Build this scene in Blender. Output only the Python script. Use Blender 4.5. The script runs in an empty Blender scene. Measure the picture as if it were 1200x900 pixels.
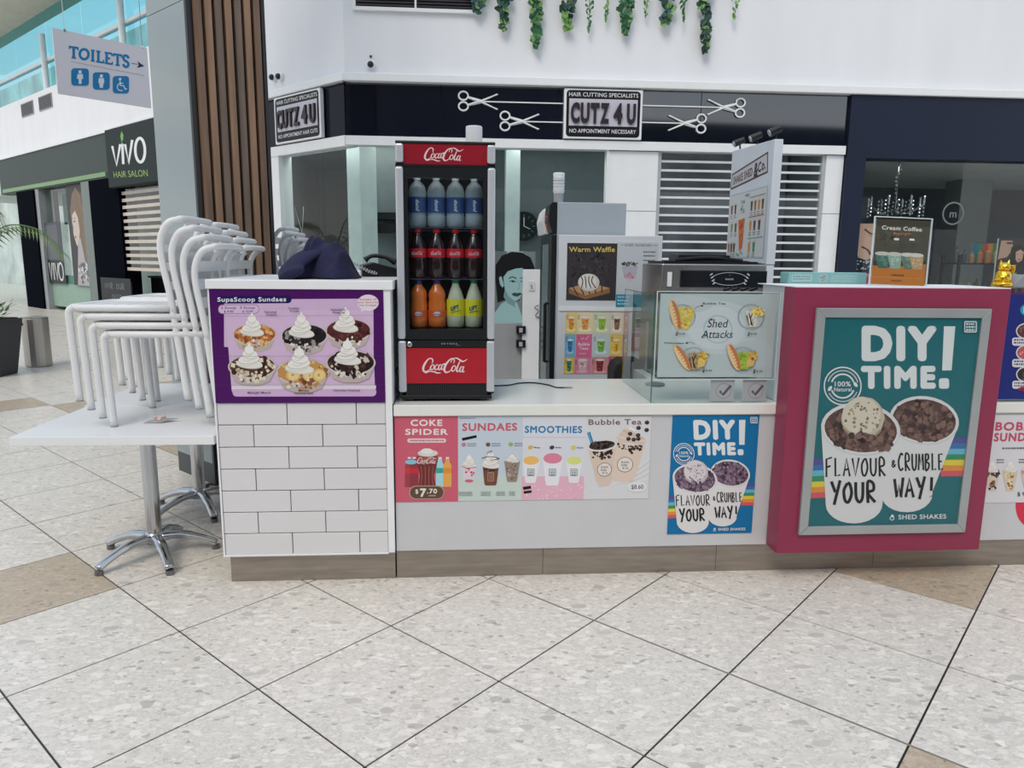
import bpy, math, random
from math import sin, cos, pi, radians
from mathutils import Matrix, Vector
random.seed(7)
D = bpy.data
COL = bpy.context.scene.collection
scene = bpy.context.scene
# ------------------------------------------------------------ camera
cam = D.objects.new('camera', D.cameras.new('camera'))
COL.objects.link(cam)
cam.data.sensor_fit = 'HORIZONTAL'
cam.data.sensor_width = 36.0
cam.data.lens = 851.5 / 1200 * 36.0
cam.data.clip_end = 400
PIT, ROL = 0.1713, 0.0097
fw = Vector((0, cos(PIT), -sin(PIT))); u0 = Vector((0, sin(PIT), cos(PIT))); x0 = Vector((1, 0, 0))
cx = x0 * cos(ROL) + u0 * sin(ROL); cu = -x0 * sin(ROL) + u0 * cos(ROL)
cam.matrix_world = Matrix(((cx.x, cu.x, -fw.x, 0), (cx.y, cu.y, -fw.y, 0), (cx.z, cu.z, -fw.z, 1.502), (0, 0, 0, 1)))
scene.camera = cam
# ------------------------------------------------------------ world: bright day seen through the atrium roof
w = D.worlds.new('sky'); scene.world = w; w.use_nodes = True
nt = w.node_tree; nt.nodes.clear()
out = nt.nodes.new('ShaderNodeOutputWorld'); bg = nt.nodes.new('ShaderNodeBackground')
tc = nt.nodes.new('ShaderNodeTexCoord'); nz = nt.nodes.new('ShaderNodeTexNoise'); rp = nt.nodes.new('ShaderNodeValToRGB')
sx = nt.nodes.new('ShaderNodeSeparateXYZ'); r2 = nt.nodes.new('ShaderNodeValToRGB'); mx = nt.nodes.new('ShaderNodeMix')
mp = nt.nodes.new('ShaderNodeMapping'); mp.inputs['Scale'].default_value = (1, 1, 3)
nz.inputs['Scale'].default_value = 2.2; nz.inputs['Detail'].default_value = 5; nz.inputs['Roughness'].default_value = .55
rp.color_ramp.elements[0].position = .45; rp.color_ramp.elements[1].position = .63
rp.color_ramp.elements[0].color = (0, 0, 0, 1); rp.color_ramp.elements[1].color = (1, 1, 1, 1)
r2.color_ramp.elements[0].position = .0; r2.color_ramp.elements[0].color = (.88, .92, .95, 1)
r2.color_ramp.elements[1].position = .8; r2.color_ramp.elements[1].color = (.40, .64, .96, 1)
mx.data_type = 'RGBA'
L = nt.links.new
L(tc.outputs['Generated'], mp.inputs['Vector']); L(mp.outputs['Vector'], nz.inputs['Vector']); L(nz.outputs['Fac'], rp.inputs['Fac'])
L(tc.outputs['Generated'], sx.inputs[0]); L(sx.outputs['Z'], r2.inputs['Fac'])
L(rp.outputs['Color'], mx.inputs['Factor']); L(r2.outputs['Color'], mx.inputs['A']); mx.inputs['B'].default_value = (1.08, 1.05, 1.04, 1)
L(mx.outputs['Result'], bg.inputs['Color']); bg.inputs['Strength'].default_value = 1.0
L(bg.outputs[0], out.inputs[0])
sun = D.objects.new('sun', D.lights.new('sun', 'SUN')); COL.objects.link(sun)
sun.data.energy = 1.75; sun.data.angle = radians(28); sun.data.color = (1, .90, .77)
sun.rotation_euler = (radians(38), radians(-18), 0)
vs = scene.view_settings
vs.view_transform = 'Standard'; vs.look = 'None'; vs.gamma = 1; vs.use_curve_mapping = False; vs.exposure = -0.03
scene.cycles.max_bounces = 8; scene.cycles.transparent_max_bounces = 12; scene.cycles.use_denoising = True
scene.cycles.caustics_reflective = False; scene.cycles.caustics_refractive = False
# ------------------------------------------------------------ materials
def lin(c):
    return tuple(((v / 255) / 12.92 if v / 255 <= .04045 else ((v / 255 + .055) / 1.055) ** 2.4) for v in c)
MATS = {}
def mat(name, rgb, rough=.5, metal=0, var=.06, scale=6, bump=0, stretch=(1, 1, 1), emit=0, coat=0, spec=None):
    if name in MATS: return MATS[name]
    m = D.materials.new(name); m.use_nodes = True; n = m.node_tree; b = n.nodes['Principled BSDF']
    c = lin(rgb)
    t = n.nodes.new('ShaderNodeTexCoord'); q = n.nodes.new('ShaderNodeMapping'); q.inputs['Scale'].default_value = stretch
    z = n.nodes.new('ShaderNodeTexNoise'); z.inputs['Scale'].default_value = scale; z.inputs['Detail'].default_value = 4
    r = n.nodes.new('ShaderNodeValToRGB')
    r.color_ramp.elements[0].position = .3; r.color_ramp.elements[1].position = .7
    r.color_ramp.elements[0].color = tuple(v * (1 - var) for v in c) + (1,)
    r.color_ramp.elements[1].color = tuple(min(1, v * (1 + var)) for v in c) + (1,)
    l = n.links.new
    l(t.outputs['Object'], q.inputs[0]); l(q.outputs[0], z.inputs['Vector']); l(z.outputs['Fac'], r.inputs['Fac']); l(r.outputs['Color'], b.inputs['Base Color'])
    b.inputs['Roughness'].default_value = rough; b.inputs['Metallic'].default_value = metal
    if spec is not None: b.inputs['Specular IOR Level'].default_value = spec
    if coat: b.inputs['Coat IOR'].default_value = 2.1 if coat > .9 else 1.5; b.inputs['Coat Weight'].default_value = coat; b.inputs['Coat Roughness'].default_value = .05
    if emit:
        b.inputs['Emission Strength'].default_value = emit; l(r.outputs['Color'], b.inputs['Emission Color'])
    if bump:
        u = n.nodes.new('ShaderNodeBump'); u.inputs['Strength'].default_value = bump; u.inputs['Distance'].default_value = .01
        l(z.outputs['Fac'], u.inputs['Height']); l(u.outputs[0], b.inputs['Normal'])
    MATS[name] = m; return m
def milky(name, rgb, a, rough=.1):
    m = mat(name, rgb, rough, spec=.8); m.node_tree.nodes['Principled BSDF'].inputs['Alpha'].default_value = a; return m
def glass(name, tint=(.93, .97, .96), refl=1.0, rough=0.0):
    if name in MATS: return MATS[name]
    m = D.materials.new(name); m.use_nodes = True; n = m.node_tree; n.nodes.clear()
    o = n.nodes.new('ShaderNodeOutputMaterial'); mi = n.nodes.new('ShaderNodeMixShader'); t = n.nodes.new('ShaderNodeBsdfTransparent')
    g = n.nodes.new('ShaderNodeBsdfGlossy'); f = n.nodes.new('ShaderNodeFresnel'); k = n.nodes.new('ShaderNodeMath'); k.operation = 'MULTIPLY'
    f.inputs['IOR'].default_value = 1.5; k.inputs[1].default_value = refl; k.use_clamp = True
    ge = n.nodes.new('ShaderNodeNewGeometry'); iv = n.nodes.new('ShaderNodeMath'); iv.operation = 'SUBTRACT'; iv.inputs[0].default_value = 1; k2 = n.nodes.new('ShaderNodeMath'); k2.operation = 'MULTIPLY'
    n.links.new(ge.outputs['Backfacing'], iv.inputs[1]); n.links.new(iv.outputs[0], k2.inputs[0]); n.links.new(k.outputs[0], k2.inputs[1])
    t.inputs['Color'].default_value = tint + (1,); g.inputs['Roughness'].default_value = rough
    l = n.links.new
    l(f.outputs[0], k.inputs[0]); l(k2.outputs[0], mi.inputs[0]); l(t.outputs[0], mi.inputs[1]); l(g.outputs[0], mi.inputs[2]); l(mi.outputs[0], o.inputs[0])
    MATS[name] = m; return m
def print_mat(rough=.45):
    nm = 'printed_%d' % int(rough * 100)
    if nm in MATS: return MATS[nm]
    m = D.materials.new(nm); m.use_nodes = True; n = m.node_tree; b = n.nodes['Principled BSDF']
    a = n.nodes.new('ShaderNodeAttribute'); a.attribute_name = 'Col'
    n.links.new(a.outputs['Color'], b.inputs['Base Color']); b.inputs['Roughness'].default_value = rough
    b.inputs['Specular IOR Level'].default_value = .3
    MATS[nm] = m; return m
def floor_mat(name, base, dark, grid=False):
    m = D.materials.new(name); m.use_nodes = True; n = m.node_tree; b = n.nodes['Principled BSDF']; l = n.links.new
    ge = n.nodes.new('ShaderNodeNewGeometry')
    wz = n.nodes.new('ShaderNodeTexNoise'); wz.inputs['Scale'].default_value = 9
    wa = n.nodes.new('ShaderNodeVectorMath'); wa.operation = 'MULTIPLY_ADD'; wa.inputs[1].default_value = (.03, .03, 0)
    l(ge.outputs['Position'], wz.inputs['Vector']); l(wz.outputs['Color'], wa.inputs[0]); l(ge.outputs['Position'], wa.inputs[2])
    def chips(scale, lo, hi, seed):
        ma = n.nodes.new('ShaderNodeMapping'); ma.inputs['Rotation'].default_value = (0, 0, seed); ma.inputs['Scale'].default_value = (1, 1.7, 1); ma.inputs['Location'].default_value = (seed * 3, seed, 0)
        v = n.nodes.new('ShaderNodeTexVoronoi'); v.inputs['Scale'].default_value = scale; v.inputs['Randomness'].default_value = 1
        l(wa.outputs[0], ma.inputs[0]); l(ma.outputs[0], v.inputs['Vector'])
        s = n.nodes.new('ShaderNodeSeparateColor'); l(v.outputs['Color'], s.inputs[0])
        a1 = n.nodes.new('ShaderNodeMath'); a1.operation = 'GREATER_THAN'; a1.inputs[1].default_value = lo; l(s.outputs[0], a1.inputs[0])
        a2 = n.nodes.new('ShaderNodeMath'); a2.operation = 'LESS_THAN'; a2.inputs[1].default_value = hi; l(v.outputs['Distance'], a2.inputs[0])
        a3 = n.nodes.new('ShaderNodeMath'); a3.operation = 'MULTIPLY'; l(a1.outputs[0], a3.inputs[0]); l(a2.outputs[0], a3.inputs[1])
        return a3.outputs[0], s.outputs[1]
    cur = n.nodes.new('ShaderNodeMix'); cur.data_type = 'RGBA'
    fz = n.nodes.new('ShaderNodeTexNoise'); fz.inputs['Scale'].default_value = 38; fz.inputs['Detail'].default_value = 6; fz.inputs['Roughness'].default_value = .75
    l(ge.outputs['Position'], fz.inputs['Vector'])
    rr = n.nodes.new('ShaderNodeValToRGB'); rr.color_ramp.elements[0].position = .36; rr.color_ramp.elements[1].position = .6
    l(fz.outputs['Fac'], rr.inputs[0]); l(rr.outputs[0], cur.inputs['Factor'])
    cur.inputs['A'].default_value = lin(tuple(v * .86 for v in base)) + (1,); cur.inputs['B'].default_value = lin(base) + (1,)
    res = cur.outputs['Result']
    for sc, lo, hi, sd, c1, c2, st in ((120, .35, 1, .6, 1.07, .94, .6), (62, .62, 1, 1.3, 1.10, .95, .6), (30, .76, 1, 2.1, 1.13, .96, .6), (52, .972, 1, 3.4, .80, .66, .7), (18, .965, .6, 4.4, .90, .80, .7)):
        f, rnd = chips(sc, lo, hi, sd)
        cm = n.nodes.new('ShaderNodeMix'); cm.data_type = 'RGBA'; l(rnd, cm.inputs['Factor'])
        cm.inputs['A'].default_value = lin(tuple(min(250, v * c1) for v in base)) + (1,)
        cm.inputs['B'].default_value = lin(tuple(min(250, v * c2 - (0, 1, 3)[i]) for i, v in enumerate(base))) + (1,)
        k = n.nodes.new('ShaderNodeMath'); k.operation = 'MULTIPLY'; k.inputs[1].default_value = st; l(f, k.inputs[0])
        o2 = n.nodes.new('ShaderNodeMix'); o2.data_type = 'RGBA'; l(k.outputs[0], o2.inputs['Factor']); l(res, o2.inputs['A']); l(cm.outputs['Result'], o2.inputs['B'])
        res = o2.outputs['Result']
    if grid:
        ma = n.nodes.new('ShaderNodeMapping'); ma.vector_type = 'TEXTURE'; ma.inputs['Location'].default_value = (-.8827, 2.3353, 0); ma.inputs['Rotation'].default_value = (0, 0, -.7118); ma.inputs['Scale'].default_value = (.6, .6, 1)
        l(ge.outputs['Position'], ma.inputs[0]); s = n.nodes.new('ShaderNodeSeparateXYZ'); l(ma.outputs[0], s.inputs[0])
        g = None
        for i in (0, 1):
            p = n.nodes.new('ShaderNodeMath'); p.operation = 'PINGPONG'; p.inputs[1].default_value = .5; l(s.outputs[i], p.inputs[0])
            q = n.nodes.new('ShaderNodeMath'); q.operation = 'LESS_THAN'; q.inputs[1].default_value = .008; l(p.outputs[0], q.inputs[0])
            if g is None: g = q
            else:
                h = n.nodes.new('ShaderNodeMath'); h.operation = 'MAXIMUM'; l(g.outputs[0], h.inputs[0]); l(q.outputs[0], h.inputs[1]); g = h
        o2 = n.nodes.new('ShaderNodeMix'); o2.data_type = 'RGBA'; l(g.outputs[0], o2.inputs['Factor']); l(res, o2.inputs['A']); o2.inputs['B'].default_value = lin(dark) + (1,)
        res = o2.outputs['Result']
    l(res, b.inputs['Base Color']); b.inputs['Roughness'].default_value = .27; b.inputs['Specular IOR Level'].default_value = .45
    rn = n.nodes.new('ShaderNodeTexNoise'); rn.inputs['Scale'].default_value = 3; l(ge.outputs['Position'], rn.inputs['Vector'])
    rm = n.nodes.new('ShaderNodeMapRange'); rm.inputs['To Min'].default_value = .2; rm.inputs['To Max'].default_value = .42; l(rn.outputs['Fac'], rm.inputs[0]); l(rm.outputs[0], b.inputs['Roughness'])
    return m
# ------------------------------------------------------------ frames
def frame(ox, oy, ang): return Matrix.Translation((ox, oy, 0)) @ Matrix.Rotation(ang, 4, 'Z')
K = frame(-.54, 3.22, math.atan2(.0713, .9974))          # kiosk and far shopfront
TA = -.7118
AX = Vector((cos(TA), sin(TA))); BX = Vector((-sin(TA), cos(TA)))
V = frame(-11.98, 19.43, TA)                              # hair salon wall on the left
CW = K @ Vector((-.94, 5.2, 0))
S = frame(CW.x, CW.y, TA)                                 # return face of the shop (x negative = away)
P = frame(-1.955, 4.625, TA)                              # clad column: x along glass (negative), y along timber
WF = Matrix.Identity(4)
# ------------------------------------------------------------ mesh builder
class MB:
    def __init__(s): s.v = []; s.f = []
    def add(s, vs, fs):
        o = len(s.v); s.v += [tuple(p) for p in vs]; s.f += [tuple(i + o for i in f) for f in fs]; return s
    def box(s, x0, x1, y0, y1, z0, z1, M=None):
        vs = [(x, y, z) for z in (z0, z1) for y in (y0, y1) for x in (x0, x1)]
        if M: vs = [M @ Vector(p) for p in vs]
        return s.add(vs, [(0, 2, 3, 1), (4, 5, 7, 6), (0, 1, 5, 4), (2, 6, 7, 3), (0, 4, 6, 2), (1, 3, 7, 5)])
    def prism(s, pts, z0, z1, M=None):
        n = len(pts); vs = [(x, y, z0) for x, y in pts] + [(x, y, z1) for x, y in pts]
        if M: vs = [M @ Vector(p) for p in vs]
        return s.add(vs, [tuple(range(n))[::-1], tuple(range(n, 2 * n))] + [(i, (i + 1) % n, n + (i + 1) % n, n + i) for i in range(n)])
    def lathe(s, prof, n=20, c=(0, 0, 0), M=None):
        vs = []; fs = []; k = len(prof)
        for i in range(n):
            a = 2 * pi * i / n
            for r, z in prof: vs.append(Vector((c[0] + r * cos(a), c[1] + r * sin(a), c[2] + z)))
        if M: vs = [M @ p for p in vs]
        for i in range(n):
            j = (i + 1) % n
            for q in range(k - 1): fs.append((i * k + q, j * k + q, j * k + q + 1, i * k + q + 1))
        fs.append(tuple(i * k for i in range(n))[::-1]); fs.append(tuple(i * k + k - 1 for i in range(n)))
        return s.add(vs, fs)
    def cyl(s, p, q, r, r2=None, n=12):
        return s.tube([p, q], [r, r if r2 is None else r2], n)
    def tube(s, path, r, n=8, sq=1.0):
        path = [Vector(p) for p in path]; m = len(path)
        rs = r if isinstance(r, (list, tuple)) else [r] * m
        vs = []; prev = None
        for i, p in enumerate(path):
            t = (path[min(i + 1, m - 1)] - path[max(i - 1, 0)]).normalized()
            if prev is None:
                up = Vector((0, 0, 1)) if abs(t.z) < .9 else Vector((0, 1, 0))
                a = t.cross(up).normalized()
            else: a = (prev - t * prev.dot(t)).normalized()
            b = t.cross(a); prev = a
            for k in range(n):
                g = 2 * pi * (k + .5) / n
                vs.append(p + a * cos(g) * rs[i] + b * sin(g) * rs[i] * sq)
        fs = [(i * n + k, i * n + (k + 1) % n, (i + 1) * n + (k + 1) % n, (i + 1) * n + k) for i in range(m - 1) for k in range(n)]
        fs += [tuple(range(n))[::-1], tuple(range((m - 1) * n, m * n))]
        return s.add(vs, fs)
    def ball(s, c, r, n=12, k=8):
        r = (r, r, r) if not isinstance(r, tuple) else r
        vs = [(c[0], c[1], c[2] - r[2])]
        for j in range(1, k):
            a = -pi / 2 + pi * j / k
            for i in range(n): g = 2 * pi * i / n; vs.append((c[0] + r[0] * cos(a) * cos(g), c[1] + r[1] * cos(a) * sin(g), c[2] + r[2] * sin(a)))
        vs.append((c[0], c[1], c[2] + r[2])); fs = []
        for i in range(n):
            fs.append((0, 1 + (i + 1) % n, 1 + i)); fs.append((len(vs) - 1, 1 + (k - 2) * n + i, 1 + (k - 2) * n + (i + 1) % n))
            for j in range(k - 2): fs.append((1 + j * n + i, 1 + j * n + (i + 1) % n, 1 + (j + 1) * n + (i + 1) % n, 1 + (j + 1) * n + i))
        return s.add(vs, fs)
    def mesh(s, name, m, smooth=False):
        me = D.meshes.new(name); me.from_pydata(s.v, [], s.f); me.materials.append(m)
        if smooth:
            me.polygons.foreach_set('use_smooth', [True] * len(me.polygons))
        me.update(); return me
    def build(s, name, m, parent=None, F=None, bevel=0, smooth=False, label=None, seg=2):
        o = D.objects.new(name, s.mesh(name, m, smooth)); COL.objects.link(o)
        if parent is not None: o.parent = parent
        if F is not None: o.matrix_local = F
        if bevel:
            b = o.modifiers.new('bevel', 'BEVEL'); b.width = bevel; b.segments = seg; b.limit_method = 'ANGLE'; b.angle_limit = radians(40)
        if smooth or bevel:
            pass
        if label: o['label'] = label
        return o
def box(name, b, m, parent=None, F=None, bevel=0, label=None):
    return MB().box(*b).build(name, m, parent, F, bevel, label=label)
def thing(name, label, cat, M=None, group=None, kind=None):
    o = D.objects.new(name, None); COL.objects.link(o); o.empty_display_size = .1
    if M is not None: o.matrix_world = M
    return tag(o, label, cat, group, kind)
def tag(o, label=None, cat=None, group=None, kind=None):
    if label: o['label'] = label
    if cat: o['category'] = cat
    if group: o['group'] = group
    if kind: o['kind'] = kind
    return o
def dup(root, M, label, group=None):
    r = root.copy(); COL.objects.link(r); r.matrix_world = M; r['label'] = label
    if group: r['group'] = group
    for ch in list(root.children):
        c = ch.copy(); COL.objects.link(c); c.parent = r
        for g in list(ch.children):
            d = g.copy(); COL.objects.link(d); d.parent = c
    return r
def T(x, y, z): return Matrix.Translation((x, y, z))
def RZ(a): return Matrix.Rotation(a, 4, 'Z')
def spline(pts, n=8, closed=False):
    pts = [Vector(p) for p in pts]; o = []; m = len(pts)
    for i in range(m if closed else m - 1):
        g = (lambda k: pts[k % m]) if closed else (lambda k: pts[min(max(k, 0), m - 1)])
        a, b, c, d = g(i - 1), g(i), g(i + 1), g(i + 2)
        for k in range(n):
            t = k / n
            o.append(.5 * ((2 * b) + (c - a) * t + (2 * a - 5 * b + 4 * c - d) * t * t + (3 * b - a - 3 * c + d) * t ** 3))
    if not closed: o.append(pts[-1])
    return o
# ------------------------------------------------------------ lettering
_tc = {}
def glyphs(s, bold=0, shear=0, extrude=0, res=3, sp=None):
    k = (s, bold, shear, extrude, res, sp)
    if k in _tc: return _tc[k]
    c = D.curves.new('t', 'FONT'); c.body = s; c.size = 1; c.offset = bold; c.shear = shear; c.space_character = sp or 1 + bold * 2.0; c.extrude = extrude; c.resolution_u = res
    c.fill_mode = 'BOTH' if extrude else 'FRONT'
    o = D.objects.new('t', c); me = o.to_mesh()
    v = [tuple(p.co) for p in me.vertices]; f = [tuple(p.vertices) for p in me.polygons]
    o.to_mesh_clear(); D.objects.remove(o); D.curves.remove(c)
    xs = [p[0] for p in v] or [0, 1]
    _tc[k] = (v, f, min(xs), max(xs)); return _tc[k]
CAPH = None
def cap():
    global CAPH
    if CAPH is None:
        v = glyphs('H')[0]; CAPH = max(p[1] for p in v)
    return CAPH
HAND = {  # simple marker-pen capitals in a unit box (y down)
 'A': [[(0, 1), (.45, 0), (.95, 1.02)], [(.2, .66), (.8, .6)]], 'B': [[(.1, 0), (.12, 1), (.7, .85), (.75, .6), (.15, .48), (.65, .3), (.6, .05), (.02, .04)]],
 'C': [[(.9, .08), (.5, -.02), (.05, .4), (.12, .8), (.5, 1), (.95, .85)]], 'E': [[(.85, .03), (.1, .05), (.12, 1), (.9, .93)], [(.12, .5), (.7, .46)]],
 'F': [[(.95, -.05), (.12, .04), (.1, 1.05)], [(.1, .5), (.75, .42)]], 'L': [[(.1, -.02), (.12, 1), (.85, .93)]],
 'M': [[(.0, 1), (.15, 0), (.5, .7), (.85, 0), (1, 1)]], 'O': [[(.5, .04), (.08, .4), (.2, .9), (.6, .98), (.95, .55), (.75, .1), (.5, .04)]],
 'R': [[(.12, 1.05), (.1, .02), (.7, .06), (.75, .4), (.12, .55), (.95, 1.02)]], 'U': [[(.08, 0), (.12, .75), (.5, 1), (.85, .75), (.9, 0)]],
 'V': [[(0, 0), (.45, 1), (1, -.02)]], 'W': [[(0, .02), (.25, 1), (.5, .35), (.75, 1), (1.05, -.05)]], 'Y': [[(0, -.05), (.45, .5)], [(1, -.1), (.3, 1.12)]],
 '&': [[(.8, .95), (.2, .35), (.45, .1), (.6, .35), (.15, .7), (.4, .98), (.9, .6)]], '!': [[(.5, -.05), (.42, .68)], [(.38, .95), (.42, .98)]], ' ': []}
SMOOTH = set('BCORU&')
SCRIPT = [  # flowing two-word logo, crop pixels
 ([(349, 176), (353, 158), (343, 148), (326, 154), (307, 180), (299, 206), (306, 222), (322, 220), (340, 206)], [3, 6, 5, 6, 9, 10, 8, 5, 3]),
 ([(303, 212), (312, 228), (335, 221), (360, 223), (380, 230), (399, 229)], [3, 5, 4, 6, 6, 2]),
 ([(352, 182), (341, 196), (341, 209), (350, 211), (360, 199), (359, 186), (352, 182)], [4, 6, 6, 4, 5, 5, 4]),
 ([(384, 188), (378, 182), (368, 192), (364, 206), (371, 212), (384, 203)], [4, 3, 5, 6, 5, 3]),
 ([(402, 184), (393, 184), (386, 198), (386, 210), (393, 210), (403, 195)], [3, 5, 6, 6, 4, 3]),
 ([(408, 180), (401, 203), (404, 211), (414, 205)], [5, 6, 5, 2]), ([(412, 182), (425, 178)], [7, 7]),
 ([(470, 176), (475, 160), (466, 149), (449, 155), (428, 181), (418, 208), (425, 225), (442, 224), (460, 210)], [3, 5, 5, 6, 9, 10, 8, 5, 3]),
 ([(455, 172), (462, 154), (485, 146), (505, 156), (524, 165), (548, 153)], [3, 4, 5, 7, 6, 2]),
 ([(472, 188), (461, 202), (461, 216), (470, 219), (481, 206), (480, 191), (472, 188)], [4, 6, 6, 4, 5, 5, 4]),
 ([(507, 162), (494, 192), (488, 215), (494, 222), (504, 212)], [4, 6, 7, 5, 2]),
 ([(523, 196), (515, 195), (507, 208), (506, 221), (513, 223), (524, 206)], [3, 5, 6, 6, 4, 3]),
 ([(529, 192), (522, 216), (525, 225), (534, 220)], [5, 6, 5, 2])]
class Art:
    """flat print: coloured shapes stacked on a sheet; coordinates are those of a close-up view, mapped to the sheet"""
    def __init__(s, W, H, tl, tr, bl, br, z0=.0004):
        s.W, s.H, s.q = W, H, (tl, tr, bl, br); s.v = []; s.f = []; s.c = []; s.z = z0
    def m(s, x, y):
        tl, tr, bl, br = s.q
        t = .5
        for _ in range(3):
            u = .5 if _ == 0 else u
            ty = tl[1] + (tr[1] - tl[1]) * u; by = bl[1] + (br[1] - bl[1]) * u; t = (y - ty) / (by - ty)
            xl = tl[0] + (bl[0] - tl[0]) * t; xr = tr[0] + (br[0] - tr[0]) * t; u = (x - xl) / (xr - xl)
        return u * s.W, (1 - t) * s.H
    def raw(s, pts, faces, col):
        s.z += .00003; o = len(s.v)
        s.v += [(max(0, min(s.W, x)), -s.z, max(0, min(s.H, y))) for x, y in pts]
        s.f += [tuple(i + o for i in f) for f in faces]; s.c += [tuple(q * .84 for q in lin(col)) + (1,)] * len(faces)
        return s
    def poly(s, pts, col): return s.raw([s.m(*p) for p in pts], [tuple(range(len(pts)))[::-1]], col)
    def rect(s, x0, y0, x1, y1, col): return s.poly([(x0, y0), (x1, y0), (x1, y1), (x0, y1)], col)
    def full(s, col): return s.raw([(0, 0), (s.W, 0), (s.W, s.H), (0, s.H)], [(0, 1, 2, 3)], col)
    def rrect(s, x0, y0, x1, y1, r, col):
        p = []
        for cx_, cy_, a in ((x1 - r, y0 + r, -90), (x1 - r, y1 - r, 0), (x0 + r, y1 - r, 90), (x0 + r, y0 + r, 180)):
            for k in range(5): g = radians(a + k * 22.5); p.append((cx_ + r * cos(g), cy_ + r * sin(g)))
        return s.poly(p, col)
    def ell(s, x, y, rx, ry, col, rot=0, n=28, jit=0, a0=0, a1=360):
        p = []
        for i in range(n):
            g = radians(a0 + (a1 - a0) * i / (n if a1 - a0 == 360 else n - 1)); k = 1 + random.uniform(-jit, jit)
            a, b = rx * cos(g) * k, ry * sin(g) * k; p.append((x + a * cos(rot) - b * sin(rot), y + a * sin(rot) + b * cos(rot)))
        return s.poly(p, col)
    def crumbs(s, x, y, rx, ry, cols, n, size, rot=0):
        for col in cols:
            pts = []; fs = []
            for _ in range(max(1, n // len(cols))):
                a = random.uniform(0, 2 * pi); q = random.random() ** .5
                px, py = rx * q * cos(a), ry * q * sin(a)
                px, py = x + px * cos(rot) - py * sin(rot), y + px * sin(rot) + py * cos(rot)
                k = random.randint(4, 6); r = size * random.uniform(.5, 1.2); b = random.uniform(0, 6); o = len(pts)
                for i in range(k): g = b + 2 * pi * i / k; e = r * random.uniform(.7, 1.2); pts.append(s.m(px + e * cos(g), py + e * sin(g)))
                fs.append(tuple(range(o, o + k))[::-1])
            s.raw(pts, fs, col)
        return s
    def stroke(s, pts, w, col, smooth=False):
        if smooth and len(pts) > 2: 
            ws = w if isinstance(w, (list, tuple)) else [w] * len(pts)
            q = spline([(p[0], p[1], ww) for p, ww in zip(pts, ws)], 5); pts = [(p.x, p.y) for p in q]; w = [p.z for p in q]
        ws = w if isinstance(w, (list, tuple)) else [w] * len(pts)
        L_, R_ = [], []; m = len(pts)
        for i in range(m):
            a = pts[max(i - 1, 0)]; b = pts[min(i + 1, m - 1)]; dx, dy = b[0] - a[0], b[1] - a[1]; d = math.hypot(dx, dy) or 1
            nx, ny = -dy / d * ws[i] / 2, dx / d * ws[i] / 2
            L_.append((pts[i][0] + nx, pts[i][1] + ny)); R_.append((pts[i][0] - nx, pts[i][1] - ny))
        vs = [s.m(*p) for p in L_ + R_]
        return s.raw(vs, [(i, i + 1, m + i + 1, m + i) for i in range(m - 1)], col)
    def ring(s, x, y, r, w, col, n=28, a0=0, a1=360, ry=None):
        k = (ry or r) / r
        return s.stroke([(x + r * cos(radians(a0 + (a1 - a0) * i / n)), y + k * r * sin(radians(a0 + (a1 - a0) * i / n))) for i in range(n + 1)], w, col)
    def fat(s, t, x, y, h, col, w, d): return s.text(t, x, y, h, col, w=w, bold=.02 + d / h)
    def text(s, t, x, y, h, col, w=None, bold=0, shear=0, align='l', rot=0):
        b0 = min(bold, .014) if bold <= .028 else 0; v, f, a, b = glyphs(t, b0, shear, sp=1 + max(0, bold) * 2.4); k = h / (cap() + 2 * b0)
        ex = bold * h * .95 if bold > .028 else 0
        sx_ = ((w - math.copysign(2 * ex, w)) / (b - a)) if w else k
        wd = (b - a) * sx_; off = {'l': ex if ex else 0, 'c': -wd / 2, 'r': -wd - ex}[align]; cr, sr = cos(rot), sin(rot)
        k *= 1 - 2 * ex / h
        for q, qy in (((-1, 0), (1, 0), (-.7, -.7), (.7, -.7), (-.7, .7), (.7, .7), (0, 1), (0, -1), (0, 0)) if ex else ((0, 0),)):
            pts = []
            for p in v:
                X, Y = (p[0] - a) * sx_ + off + q * ex, -(p[1] + b0) * k - ex + qy * ex
                pts.append(s.m(x + X * cr - Y * sr, y + X * sr + Y * cr))
            s.raw(pts, f, col)
        return s
    def hand(s, t, x, y, h, w, col, pen):
        cw = w / len(t)
        for i, ch in enumerate(t):
            for ln in HAND.get(ch, []):
                s.stroke([(x + (i + .1 + .74 * a) * cw, y - h + b * h) for a, b in ln], pen, col, ch in SMOOTH)
        return s
    def logo(s, x0, y0, x1, y1, col):
        for pts, ws in SCRIPT:
            f = (x1 - x0) / 256; g = (y1 - y0) / 86
            s.stroke([(x0 + (px - 296) * f, y0 + (py - 146) * g) for px, py in pts], [q * f * 1.2 for q in ws], col, True)
        return s
    def scribble(s, x, y, w, h, col, lines=1, gap=None):
        """rows of tiny unreadable print"""
        for i in range(lines):
            xx = x; yy = y + i * (gap or h * 1.8); pts = []; fs = []
            while xx < x + w:
                l = random.uniform(.5, 1.4) * h; e = min(xx + l, x + w); o = len(pts)
                pts += [s.m(xx, yy), s.m(e, yy), s.m(e, yy + h), s.m(xx, yy + h)]; fs.append((o, o + 1, o + 2, o + 3)[::-1]); xx += l + h * .45
            if fs: s.raw(pts, fs, col)
        return s
    def build(s, name, parent, M=None, rough=.45, label=None):
        me = D.meshes.new(name); me.from_pydata(s.v, [], s.f); me.materials.append(print_mat(rough))
        at = me.color_attributes.new('Col', 'FLOAT_COLOR', 'CORNER'); buf = []
        for p, c in zip(me.polygons, s.c): buf += list(c) * p.loop_total
        at.data.foreach_set('color', buf); me.update()
        o = D.objects.new(name, me); COL.objects.link(o); o.parent = parent
        if M is not None: o.matrix_local = M
        if label: o['label'] = label
        return o
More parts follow.
